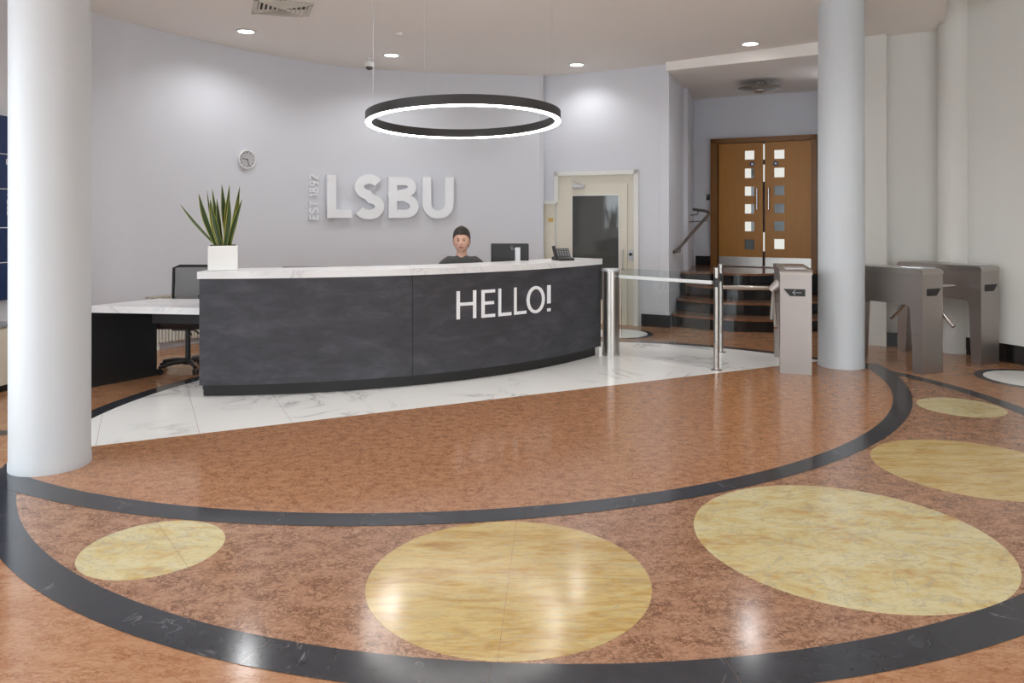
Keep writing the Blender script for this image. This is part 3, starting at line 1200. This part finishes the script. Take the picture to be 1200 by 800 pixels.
def leaf(base, tip, w_, bow, tw, dy):
    n = 12
    bx, by, bz = base
    tx, ty, tz = tip
    m = MB()
    for i in range(n + 1):
        t_ = i / n
        x = bx + (tx - bx) * t_ + bow * sin(PI * t_)
        y = by + (ty - by) * t_ + dy * sin(PI * t_)
        z = bz + (tz - bz) * t_
        ww = w_ * (.62 + .5 * t_ if t_ < .45 else .845 * (1 - ((t_ - .45) / .55) ** 1.7)) + .0015
        a = tw * (1 + .5 * t_)
        ex, ey = cos(a), sin(a)
        for u in (-1, -.82, 0, .82, 1):
            cup = .28 * ww * (1 - abs(u)) * -1
            m.v.append(Vector((x + ex * ww * u / 2 - ey * cup, y + ey * ww * u / 2 + ex * -cup, z)))
    for i in range(n):
        for j in range(4):
            m.f.append([i * 5 + j, i * 5 + j + 1, i * 5 + 6 + j, i * 5 + 5 + j])
            m.mi.append(1 if j in (0, 3) else 0)
    return m.build('leaf', ['leaf', 'leaf_e'], pl, smooth=True)


def lp(zx, zy):                       # plan x and height above the counter of a point seen on the plant
    return ((180 + zx / 6.15 - 261.5) * sc_, zat(200 + zy / 6.15, 6.66) - CT)


for (b0, tip, w_, bow, tw, yb, yt, dy) in (
        (438, (180, 235), .030, -.015, .35, .03, .02, 0), (450, (335, 165), .045, -.018, .2, .0, -.03, .0),
        (462, (365, 135), .040, -.02, -.5, .05, .06, 0), (470, (405, 125), .036, .0, .6, .02, .05, 0),
        (485, (425, 205), .046, -.01, .1, -.04, -.05, -.01), (505, (465, 200), .044, .0, -.2, -.05, -.03, -.01),
        (520, (485, 97), .046, -.004, .15, .05, .02, 0), (520, (538, 100), .040, -.005, .5, -.01, .03, 0),
        (535, (615, 110), .050, .006, -.3, .04, .02, 0), (545, (650, 205), .038, .0, .2, -.03, -.04, -.01),
        (500, (440, 250), .048, .0, -.1, -.06, -.08, -.01), (530, (560, 190), .042, .012, .2, -.05, -.05, 0),
        (540, (600, 140), .040, .022, .8, .0, .05, 0), (515, (500, 210), .040, .01, -.4, .06, .08, 0)):
    x0, z0 = lp(b0, 545)
    x1, z1 = lp(*tip)
    leaf((x0, yb, .215), (x1, yt, z1), w_ * 1.3, bow, tw, dy)

# ------------------------------------------------------------------ wall clock
P, tg = wall_hit(288.3, back_curve)
a_ = math.atan2(tg.y, tg.x)
rc = 11.0 * P.y / F
ck = thing('wall_clock', 'round white wall clock on the curved wall above the plant', 'clock', (P.x, P.y, zat(187, P.y)), a_)
Mf = Matrix.Rotation(PI / 2, 4, 'X')       # lathe axis -> towards the room (-y)
MB().lathe([(rc * .98, .002), (rc, .01), (rc, .035), (rc * .93, .042), (rc * .87, .036), (rc * .87, .025), (0, .025)], M=Mf, n=40).build('case', 'white_p', ck, smooth=True)
MB().lathe([(rc * .86, .0255), (rc * .86, .028), (0, .028)], M=Mf, n=40).build('dial', 'silver', ck)
for k in range(12):
    a = 2 * PI * k / 12
    MB().box((0, rc * .74, .029), (.006, rc * .15, .003), M=Mf @ Matrix.Rotation(a, 4, 'Z')).build('hour_mark', 'black_p', ck)
MB().box((0, rc * .28, .032), (.008, rc * .55, .003), M=Mf @ Matrix.Rotation(R_(-280), 4, 'Z')).build('hour_hand', 'black_p', ck)
MB().box((0, rc * .36, .035), (.006, rc * .75, .003), M=Mf @ Matrix.Rotation(R_(-162), 4, 'Z')).build('minute_hand', 'black_p', ck)
MB().lathe([(.007, .03), (.007, .04), (0, .04)], M=Mf, n=12).build('hub', 'black_p', ck)

# ------------------------------------------------------------------ hanging ring light
rl = thing('ring_pendant_light', 'large black ring pendant light glowing white underneath, hung over the counter', 'pendant light', (-.478, 7.52, 2.459))
Rm = Matrix.Rotation(R_(-2.86), 4, 'X') @ Matrix.Rotation(R_(-1.0), 4, 'Y')
ro, ri = .962, .904
n = 96


def annulus(prof, nm, mt):
    m = MB()
    k = len(prof)
    for i in range(n):
        a = 2 * PI * i / n
        for r, z in prof:
            m.v.append(Rm @ Vector((r * cos(a), r * sin(a), z)))
    for i in range(n):
        q = (i + 1) % n
        for j in range(k):
            e = (j + 1) % k
            m.f.append([i * k + j, i * k + e, q * k + e, q * k + j])
            m.mi.append(0)
    return m.build(nm, mt, rl, smooth=True)


annulus([(ri, .004), (ro, .004), (ro, .092), (ri, .092)], 'housing', 'ringblk')
annulus([(ri + .004, -.006), (ro - .004, -.006), (ro - .004, .006), (ri + .004, .006)], 'diffuser', 'ringlight')
for a in (209, 337, 252):
    p0 = Rm @ Vector((.933 * cos(R_(a)), .933 * sin(R_(a)), .092))
    MB().tube([p0, (p0.x * 1.0, p0.y, zc(p0.y + 7.52) - 2.459)], .0034 if a == 209 else .0009, 6).build('cable', 'silver', rl)

# ------------------------------------------------------------------ downlights
dl0 = None


def downlight(x, y, label, group=None, z=None, watts=DOWN_W):
    z = zc(y) if z is None else z
    t = thing('downlight', label, 'light', (x, y, z), 0, group)
    MB().lathe([(.092, -.001), (.115, -.001), (.118, -.008), (.092, -.012), (.088, -.004)], n=32).build('trim_ring', 'white_p', t, smooth=True)
    MB().lathe([(.0, -.006), (.090, -.006), (.090, -.002), (0, -.002)], n=32).build('lens', 'lamp', t)
    ld = bpy.data.lights.new('downlight_beam', 'SPOT')
    ld.energy = watts
    ld.color = (.97, .985, 1.0)
    ld.spot_size = R_(150)
    ld.spot_blend = .75
    ld.shadow_soft_size = .08
    lo = bpy.data.objects.new('downlight_beam', ld)
    COL.objects.link(lo)
    lo.parent = t
    lo.location = (0, 0, -.025)
    return t


for px, py, lb in ((288.3, 36.3, 'recessed ceiling downlight between the air vent and the curved wall'),
                   (458.8, 64.2, 'recessed ceiling downlight next to the small security camera'),
                   (675.8, 75.4, 'recessed ceiling downlight in front of the cream glazed door wall'),
                   (879.2, 50.9, 'recessed ceiling downlight in front of the stair opening')):
    q = ceil_pt(px, py)
    downlight(q.x, q.y, lb, watts=DOWN_W * (.5 if px == 675.8 else .8))
downlight(4.42, 10.4, 'added downlight hidden in the lower ceiling to light the steps', None, ZA, 16.0)  # extra fixture added out of sight to brighten the stair hall
for q in ((-3.3, 5.6), (-1.5, 6.3), (1.3, 6.2), (3.0, 5.6), (-3.6, 2.6), (-1.2, 2.4), (1.2, 2.4), (3.2, 2.6), (-2.4, -.8), (0, -.8), (2.4, -.8)):  # unseen fixtures added beyond the view for uniform light
    downlight(q[0], q[1], 'unseen recessed ceiling downlight added over the entrance side of the hall', 'unseen downlights over the entrance side')

# ------------------------------------------------------------------ ceiling vent, camera, smoke detector
va, vb = ceil_pt(298, 15.8), ceil_pt(358, 21.9)
vd = (vb - va).normalized()
vc = (va + vb) / 2 + Vector((vd.y, -vd.x)) * .28
vt = thing('air_vent', 'square four-way louvred air vent set in the ceiling', 'vent', (vc.x, vc.y, zc(vc.y)), math.atan2(vd.y, vd.x))
m = MB()
s_ = .29
for a in range(4):
    m.box((0, s_ - .02, -.004), (2 * s_, .045, .012), M=Matrix.Rotation(a * PI / 2, 4, 'Z'))
m.build('frame', 'alum', vt)
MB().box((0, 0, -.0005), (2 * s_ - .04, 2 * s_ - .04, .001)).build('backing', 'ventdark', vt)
for k in range(5):
    rr = .05 + .045 * k
    for a in range(4):
        Mq = Matrix.Rotation(a * PI / 2, 4, 'Z') @ Matrix.Translation((0, rr, -.008)) @ Matrix.Rotation(R_(38), 4, 'X')
        MB().box((0, 0, 0), (2 * rr, .024, .003), M=Mq).build('slat', 'alum', vt)
q = ceil_pt(433, 68.5)
sc = thing('security_camera', 'small white dome security camera hanging from the ceiling edge', 'camera', (q.x, q.y, zc(q.y)))
sc.scale = (1.25, 1.25, 1.0)
MB().lathe([(0, -.012), (.045, -.012), (.045, 0), (0, 0)], n=20).tube([(0, 0, -.01), (0, -.0, -.05)], .016, 10).build('mount', 'white_p', sc)
MB().lathe([(.045, -.115), (.05, -.10), (.05, -.06), (.035, -.045), (0, -.045)], n=24).build('housing', 'white_p', sc, smooth=True)
MB().lathe([(0, -.158), (.02, -.153), (.036, -.138), (.043, -.115), (0, -.113)], n=24).build('dome', 'darkglass', sc, smooth=True)
q = ceil_pt(467.5, 38.5)
sd_ = thing('smoke_detector', 'tiny flush smoke detector on the ceiling above the ring light', 'detector', (q.x, q.y, zc(q.y)))
MB().lathe([(0, -.028), (.03, -.028), (.042, -.015), (.048, 0), (0, 0)], n=24).build('body', 'white_p', sd_, smooth=True)

# ------------------------------------------------------------------ cream glazed door in the wall by the stair (door_1)
dw = (DW1 - K0).normalized()
da = math.atan2(dw.y, dw.x)
dL, dR = hit(651, K0, DW1)[0], hit(749.2, K0, DW1)[0]
d1_ = thing('door_1', 'cream door with tall dark glass pane and overhead closer in white frame', 'door', (dL.x, dL.y, 0), da, kind='structure')


def du(px):
    return (hit(px, K0, DW1)[0] - dL).dot(dw)


W_ = du(749.2)
TZ = 2.185
m = MB().box((W_ - du(749.2) + du(746.5), -.03, TZ / 2), (.065, .06, TZ)).box((W_ / 2, -.03, TZ - .03), (W_, .06, .06))
m.box((.03, -.03, 1.96), (.06, .06, .45))
m.box((du(644), -.03, 1.735), (-du(637) + .06, .06, .05))
m.build('architrave', 'trim_w', d1_)
MB().box((W_ / 2, -.008, TZ / 2), (W_ - .05, .016, TZ)).build('door_lining', 'cream', d1_)
MB().box((du(644), -.008, .855), (-du(637), .016, 1.71)).build('side_panel', 'cream', d1_)
l0, l1, g0, g1 = du(661), du(736), du(671.5), du(726.8)
lz = zat(216, 10.8)
gz1 = zat(228.5, 10.85)
leafm = MB()
leafm.box(((l0 + g0) / 2, -.025, lz / 2), (g0 - l0, .035, lz))
leafm.box(((l1 + g1) / 2, -.025, lz / 2), (l1 - g1, .035, lz))
leafm.box(((g0 + g1) / 2, -.025, (lz + gz1) / 2), (g1 - g0, .035, lz - gz1))
leafm.box(((g0 + g1) / 2, -.025, .17), (g1 - g0, .035, .34))
lf = leafm.build('door_leaf', 'cream', d1_)
MB().box(((g0 + g1) / 2, -.02, (gz1 + .34) / 2), (g1 - g0, .008, gz1 - .34)).build('pane', 'darkglass', lf)
bd = MB()
for x in (g0, g1):
    bd.box((x, -.045, (gz1 + .34) / 2), (.018, .012, gz1 - .34))
bd.box(((g0 + g1) / 2, -.045, gz1), (g1 - g0, .012, .018))
bd.build('glazing_bead', 'trim_w', lf)
hx = du(732)
MB().tube([(hx, -.045, .78), (hx, -.09, .78), (hx, -.09, 1.06), (hx, -.045, 1.06)], .010, 8).build('handle', 'steel', lf, smooth=True)
lk = MB().box((du(740), -.028, .98), (.07, .012, .16)).build('lock_plate', 'silver', d1_)
MB().lathe([(.022, .034), (.022, .05), (0, .052)], (0, 0, 0), 16, M=Matrix.Translation((du(740), 0, 1.0)) @ Matrix.Rotation(PI / 2, 4, 'X')).build('knob', 'black_p', lk)
cz = zat(218, 10.85)
MB().rbox((du(679.5), -.07, cz), (.19, .05, .05), .01, 2).build('door_closer', 'silver', d1_)
MB().tube([(du(683), -.08, cz + .03), (du(676), -.16, cz + .07), (du(673), -.05, cz + .10)], .008, 8).build('closer_arm', 'silver', d1_)
MB().box((du(646), -.02, zat(257.5, 11)), (.075, .008, .055)).build('notice', 'notice', d1_)
MB().tube([(du(646), -.02, zat(248, 11)), (du(646), -.035, zat(251, 11))], .006, 6).build('hook', 'silver', d1_)

# ------------------------------------------------------------------ oak double door at the top of the steps (door_2)
ZL = .70
bw = (BW1 - SW1).normalized()
ba = math.atan2(bw.y, bw.x)
oL = hit(834.5, SW1, BW1)[0]
d2 = thing('door_2', 'oak double doors with small square panes above the curved steps', 'door', (oL.x, oL.y, ZL), ba, kind='structure')


def ou(px):
    return (hit(px, SW1, BW1)[0] - oL).dot(bw)


def oz(py, px):
    return zat(py, hit(px, SW1, BW1)[0].y) - ZL


top = 2.12
oR = ou(958)
jw = ou(842.5)
m = MB().box((jw / 2, -.06, top / 2), (jw, .12, top)).box((oR - .04, -.06, top / 2), (.08, .12, top)).box((oR / 2, -.06, top - .04), (oR, .12, .08))
m.build('frame', 'oak_d', d2)
MB().box((oR / 2, -.005, top / 2), (oR - .1, .008, top - .05)).build('backing', 'black', d2)
rows_l = [(176.9, 187.2), (197.6, 208.6), (218.6, 229.4), (239.2, 250.2), (259.7, 270.8), (280.4, 292.0)]
for side, (x0, x1, p0, p1, hxp) in enumerate(((843.4, 894.8, 873.8, 884.9, 888.6), (897.4, 953.0, 908.1, 920.1, 902.2))):
    a, b = ou(x0), ou(x1)
    c, d_ = ou(p0), ou(p1)
    zt = top - .085
    zs = [(oz(y1, 880) if side == 0 else oz(y1 - .6, 905), oz(y0, 880) if side == 0 else oz(y0 - .6, 905)) for y0, y1 in rows_l]
    m = MB()
    yy, th = -.05, .045
    m.box(((a + c) / 2, yy, (zt + .01) / 2), (c - a, th, zt - .01))
    m.box(((b + d_) / 2, yy, (zt + .01) / 2), (b - d_, th, zt - .01))
    edges_ = [zt] + [v for z0, z1 in zs for v in (z1, z0)] + [.01]
    for i in range(0, len(edges_), 2):
        m.box(((c + d_) / 2, yy, (edges_[i] + edges_[i + 1]) / 2), (d_ - c, th, edges_[i] - edges_[i + 1]))
    lf = m.build('door_leaf', 'oak', d2)
    for i, (z0, z1) in enumerate(zs):
        lit = (i < 5) if side == 0 else (i in (0, 1, 5))
        cut = d_ - (d_ - c) * (.36 if side == 0 and 0 < i < 5 else 0)
        MB().box(((c + cut) / 2, -.045, (z0 + z1) / 2), (cut - c, .008, z1 - z0)).build('pane', 'pane_lit' if lit else 'pane_grey', lf)
        if cut < d_:
            MB().box(((cut + d_) / 2, -.044, (z0 + z1) / 2), (d_ - cut, .008, z1 - z0)).build('pane_reveal', 'pane_grey', lf)  # flat grey strip painted for the darker reveal beside the lit part
    hu = ou(hxp)
    hz0, hz1 = oz(247.5, 890), oz(218.6, 890)
    MB().tube([(hu, -.075, hz0 + .03), (hu, -.12, hz0 + .03), (hu, -.12, hz1 - .03), (hu, -.075, hz1 - .03)], .012, 10).build('pull_handle', 'chrome', lf, smooth=True)
    MB().box(((a + b) / 2, -.0745, .09), (b - a - .01, .004, .15)).build('kick_plate', 'steel', lf)
    sgn = MB().lathe([(.04, .0), (.04, .004), (0, .004)], n=20, M=Matrix.Translation((ou(882.6 if side == 0 else 909.8), -.073, oz(192.4, 890))) @ Matrix.Rotation(PI / 2, 4, 'X')).build('round_sign', 'blue', lf)
    MB().lathe([(.018, .004), (.018, .006), (0, .006)], n=16, M=Matrix.Translation((ou(882.6 if side == 0 else 909.8), -.073, oz(192.4, 890))) @ Matrix.Rotation(PI / 2, 4, 'X')).build('sign_symbol', 'white_p', sgn)
m = MB()
for y0, y1 in ((169, 187), (193, 213), (272, 294)):
    m.box((ou(896.1), -.06, (oz(y0, 896) + oz(y1, 896)) / 2), (.018, .03, abs(oz(y0, 896) - oz(y1, 896))))
m.build('light_gap', 'pane_lit', d2)
P = hit(830, SW1, BW1)[0]
rd = thing('card_reader', 'small black card reader on the wall beside the oak doors', 'card reader', (P.x, P.y, zat(231, P.y)), ba)
MB().rbox((0, -.012, 0), (.055, .024, .10), .006, 2).build('body', 'black_p', rd)
MB().box((0, -.025, .02), (.03, .002, .02)).build('indicator', 'grey', rd)

# ------------------------------------------------------------------ curved steps
st = thing('staircase', 'curved black steps with brown treads rising to the oak doors', 'stairs', (3.3, 11.2, 0))
SC = Vector((3.50, 11.50))
room = [tuple(DW1 + nr * .012), tuple(RW0 + Vector((-.03, .1))), tuple(BW1 + Vector((-.03, -.02))), tuple(SW1 + Vector((.02, -.03)))]
if sum((room[i][0] * room[(i + 1) % 4][1] - room[(i + 1) % 4][0] * room[i][1]) for i in range(4)) < 0:
    room = room[::-1]


def step_poly(r):
    pts = [(SC.x + r * 1.06 * cos(R_(a)), SC.y + r * sin(R_(a))) for a in range(180, 361, 5)]
    pts = pts + [(SC.x + r * 1.06, 14), (SC.x - r * 1.06, 14)]
    pts = [(x if abs(x - SC.x) < r * 1.055 else x, y) for x, y in pts]
    return clip_convex(pts, room)


wide = [(x, y) for x, y in room]
for k, r in enumerate((1.50, 1.16, .84, .50)):
    z = .175 * (k + 1)
    rp = step_poly(r)
    if k >= 0:
        # behind the arc's centre the steps run the full width of the stair hall
        pass
    MB().prism(rp, z - .176, z - .03).build('riser', 'riser', st, True)
    MB().prism(step_poly(r + .025), z - .03, z).build('tread', 'tread', st, True)
land = clip(list(room), 0, -1, -11.35)
MB().prism(land, 0, ZL - .03).build('landing_base', 'riser', st, True)
MB().prism(land, ZL - .03, ZL + .0005).build('landing', 'tread', st, True)

# ------------------------------------------------------------------ handrail
hr = thing('handrail', 'grey metal handrail climbing the left wall of the steps', 'handrail', (2.5, 11.0, 0))


def at(px, py, Y):
    return Vector(((px - 600) / F * Y, Y, zat(py, Y)))


path = [at(789.5, 295.5, 10.75), at(797, 289, 10.9), at(814, 269.5, 11.4), at(828.5, 253.5, 11.9), at(830.8, 249.5, 12.02), at(826, 247, 12.15), at(818, 246, 12.25), at(812, 245, 12.3)]
MB().tube(catmull(path, 5), .024, 10).build('rail', 'rail', hr, True, True)
for i, wpx in ((1, 795), (3, 808), (6, 810)):
    a = path[i]
    b = Vector((DW1.x, DW1.y)) + sd * ((a.y - DW1.y) / sd.y - .05)
    MB().tube([a - Vector((0, 0, .02)), a - Vector((0, 0, .07)), (b.x, b.y, a.z - .09)], .009, 8).build('bracket', 'rail', hr, True, True)

# ------------------------------------------------------------------ round lamp under the stair ceiling
al = thing('ceiling_lamp', 'round unlit smoked glass ceiling lamp above the steps', 'light', (3.64, 11.15, ZA))
MB().lathe([(0, -.02), (.07, -.02), (.07, 0), (0, 0)], n=24).build('rose', 'chrome', al)
for k in range(3):
    a = R_(30 + 120 * k)
    MB().tube([(.04 * cos(a), .04 * sin(a), -.02), (.09 * cos(a), .09 * sin(a), -.11)], .008, 8).build('arm', 'chrome', al)
MB().lathe([(0, -.135), (.12, -.132), (.24, -.118), (.31, -.10), (.31, -.094), (.22, -.108), (.10, -.12), (0, -.122)], n=40).build('glass_dish', 'opal', al, smooth=True)
MB().lathe([(0, -.175), (.05, -.17), (.085, -.15), (.09, -.13), (0, -.13)], n=24).build('hub', 'steel_d', al, smooth=True)

# ------------------------------------------------------------------ turnstiles
TL, TW, TH = .98, .29, 1.02


def turnstile(loc, rz, label, arm_side, mirror):
    t = thing('turnstile', label, 'turnstile', loc, rz, 'steel tripod turnstiles')
    top_, und = TH - .03, .66
    prof = [(0, 0), (.105, 0), (.135, und - .05)] + [(.135 + .05 - .05 * cos(R_(a)), und - .05 + .05 * sin(R_(a))) for a in (30, 60, 90)]
    prof += [(TL - .185 + .05 * sin(R_(a)) * 1.0, und - .05 + .05 * cos(R_(a))) for a in (0, 30, 60)] + [(TL - .135, und - .05), (TL - .105, 0), (TL, 0), (TL, top_), (0, top_)]
    Mp = Matrix(((0, 0, 1, 0), (1, 0, 0, 0), (0, 1, 0, 0), (0, 0, 0, 1)))
    MB().prism(prof, -TW / 2, TW / 2, Mp).build('body', 'steel_d', t)
    cp = [(-.006, TH - .05)] + [(.034 - .04 * cos(R_(a)), TH - .04 + .04 * sin(R_(a))) for a in (0, 30, 60, 90)]
    cp += [(TL - .034 + .04 * sin(R_(a)), TH - .04 + .04 * cos(R_(a))) for a in (0, 30, 60, 90)] + [(TL + .006, TH - .05)]
    MB().prism(cp, -TW / 2 - .006, TW / 2 + .006, Mp).build('top_cover', 'steel', t, smooth=False)
    # black display with a slanted side
    sgn_ = -1 if mirror else 1
    tz = .80
    dp = [(-.115 * sgn_, tz + .03), (.085 * sgn_, tz + .03), (.085 * sgn_, tz - .04), (-.055 * sgn_, tz - .04)]
    Mfr = Matrix(((1, 0, 0, 0), (0, 0, -1, 0), (0, 1, 0, 0), (0, 0, 0, 1)))
    ds = MB().prism(dp, .0005, .004, Mfr).build('display', 'black_p', t)
    if not mirror:
        ar = MB()
        fr2 = lambda a, b, c: Vector((a, -.004 - c, b))
        ar.strip([(.05, tz - .005), (-.03, tz - .005)], .007, .002, fr2)
        ar.strip([(-.005, tz + .02), (-.03, tz - .005), (-.005, tz - .03)], .007, .0025, fr2)
        ar.build('arrow', 'grey', ds)
    MB().box((0, -.001, .93), (.06, .002, .006)).build('maker_plate', 'grey', t)
    MB().rbox((0, .16, TH + .006), (.20, .24, .012), .004, 1).build('reader_plate', 'silver', t)
    if arm_side:
        s = arm_side
        hz_ = .83
        hub = Vector((s * (TW / 2 + .045), TL * .275, hz_ - .02))
        ax = Vector((s * .577, 0, -.816))
        hb_ = MB().tube([Vector((s * (TW / 2 - .02), TL * .275, hz_ + .03)), hub + ax * .04], [.06, .045], 18).build('hub', 'steel_d', t, smooth=True)
        a0 = Vector((s, 0, 0))
        for k in range(3):
            dv = Matrix.Rotation(2 * PI * k / 3, 3, ax) @ a0
            MB().tube([hub + dv * .02, hub + dv * .50], .0185, 12).build('arm', 'chrome', t, smooth=True)
    return t


turnstile((2.767, 7.385, 0), R_(-15.7), 'steel turnstile with lit arrow display standing beside the glass gate', -1, False)
turnstile((4.12, 7.42, 0), R_(24.8), 'steel turnstile with tripod arms reaching toward the wall-side turnstile', 1, True)
turnstile((4.975, 7.885, 0), R_(24.8), 'armless steel turnstile pedestal standing against the right wall', 0, True)

# ------------------------------------------------------------------ glass gate, its bollard and posts
bo = thing('bollard', 'fat brushed steel bollard at the end of the counter', 'bollard', (1.095, 8.39, 0))
MB().lathe([(.098, 0), (.098, .03), (.092, .031), (.092, .93)], n=40).build('tube', 'steel', bo, smooth=True)
MB().lathe([(.098, .93), (.1, .94), (.098, .955), (.09, .96), (0, .96)], n=40).build('cap', 'silver', bo, smooth=True)


def post(loc, h, label):
    t = thing('gate_post', label, 'post', loc)
    MB().lathe([(.055, 0), (.055, .012), (.03, .016)], n=24).build('flange', 'steel', t, smooth=True)
    MB().lathe([(.026, .012), (.026, h - .004), (.022, h), (0, h)], n=24).build('tube', 'steel', t, smooth=True)
    MB().rbox((-.012, -.03, h - .15), (.035, .03, .09), .006, 2).build('clamp', 'black_p', t)
    MB().rbox((-.012, -.03, .26), (.035, .03, .07), .006, 2).build('clamp', 'steel_d', t)
    return t


post((2.04, 7.56, 0), 1.03, 'slim steel post carrying the glass gate in front')
post((2.355, 8.55, 0), 1.0, 'slim steel post standing behind the glass gate post')
gA, gB = Vector((1.20, 8.30)), Vector((1.985, 7.605))
gd = gB - gA
gm = (gA + gB) / 2
gg = thing('glass_gate', 'clear glass swing gate with white rail between bollard and post', 'gate', (gm.x, gm.y, .2), math.atan2(gd.y, gd.x))
L = gd.length
MB().box((0, 0, .385), (L, .01, .77)).build('pane', 'glass', gg)
MB().rbox((0, 0, .675), (L + .06, .03, .036), .006, 2).build('rail', 'frost', gg)

# ------------------------------------------------------------------ left edge: directory board, low cabinet, radiator
bl = left_pts[1]
ld_ = (left_pts[2] - left_pts[1]).normalized()
la = math.atan2(ld_.y, ld_.x)
bp = left_pts[1] + ld_ * .45
db = thing('directory_board', 'tall dark blue directory board with white lines on the left wall', 'board', (bp.x + .02, bp.y, .78), la)
MB().box((.25, -.015, .835), (1.6, .03, 1.67)).build('panel', 'blue', db)


def bz(py):
    return zat(py, 6.93) - .78


lnm = MB()
for y in (181, 221.5, 266.5, 307):
    lnm.box((.25, -.031, bz(y)), (1.58, .002, .007))
lnm.build('divider_lines', 'white_p', db)
for (u0, chs, y, hgt) in ((.86, 'ES', 193, .05), (.90, 'C', 200, .05), (.87, 'TS', 233, .04), (.87, 'EL', 239.5, .04), (.87, 'ES', 246, .04), (.87, 'ES', 252, .04), (.90, 'C', 258.5, .05), (.90, 'C', 281, .05)):
    m = MB()
    u = u0
    for c in chs:
        sts, wd = glyph(c, .16)
        for pts, cl in sts:
            m.strip(pts, .16, .002, lambda a, b_, c_, u=u: Vector((u + a * hgt, -.030 - c_, bz(y) + b_ * hgt)), bool(cl))
        u += (wd + .14) * hgt
    m.build('lettering', 'white_p', db)
cb = thing('low_cabinet', 'low white cabinet with grey top below the blue board', 'cabinet', (bp.x, bp.y, 0), la)
MB().box((.1, -.12, .31), (1.5, .22, .50)).build('body', 'cream', cb)
MB().box((.1, -.12, .575), (1.52, .24, .02)).build('top', 'grey', cb)
MB().box((.1, -.115, .03), (1.48, .2, .06)).build('plinth', 'black', cb)
MB().box((.1, -.232, .31), (.006, .004, .48)).build('door_gap', 'black', cb)

P, tg = wall_hit(210, back_curve)
ra = math.atan2(tg.y, tg.x)
rd_ = thing('radiator', 'white ribbed panel radiator on the curved wall behind the low desk', 'radiator', (P.x, P.y, 0), ra)
MB().box((0, -.06, .345), (.84, .02, .53)).build('back_panel', 'rad', rd_)
m = MB()
for i in range(21):
    MB().rbox((-.40 + .04 * i, -.085, .345), (.024, .03, .53), .008, 1).build('rib', 'rad', rd_)
g2 = MB()
for i in range(28):
    g2.box((-.405 + .03 * i, -.06, .617), (.012, .075, .012))
g2.box((0, -.025, .617), (.84, .008, .014)).box((0, -.097, .617), (.84, .008, .014))
g2.build('top_grille', 'alum', rd_)
for x in (-.3, .3):
    MB().box((x, -.03, .30), (.03, .05, .3)).box((x, -.06, .04), (.03, .03, .08)).build('bracket', 'rad', rd_)
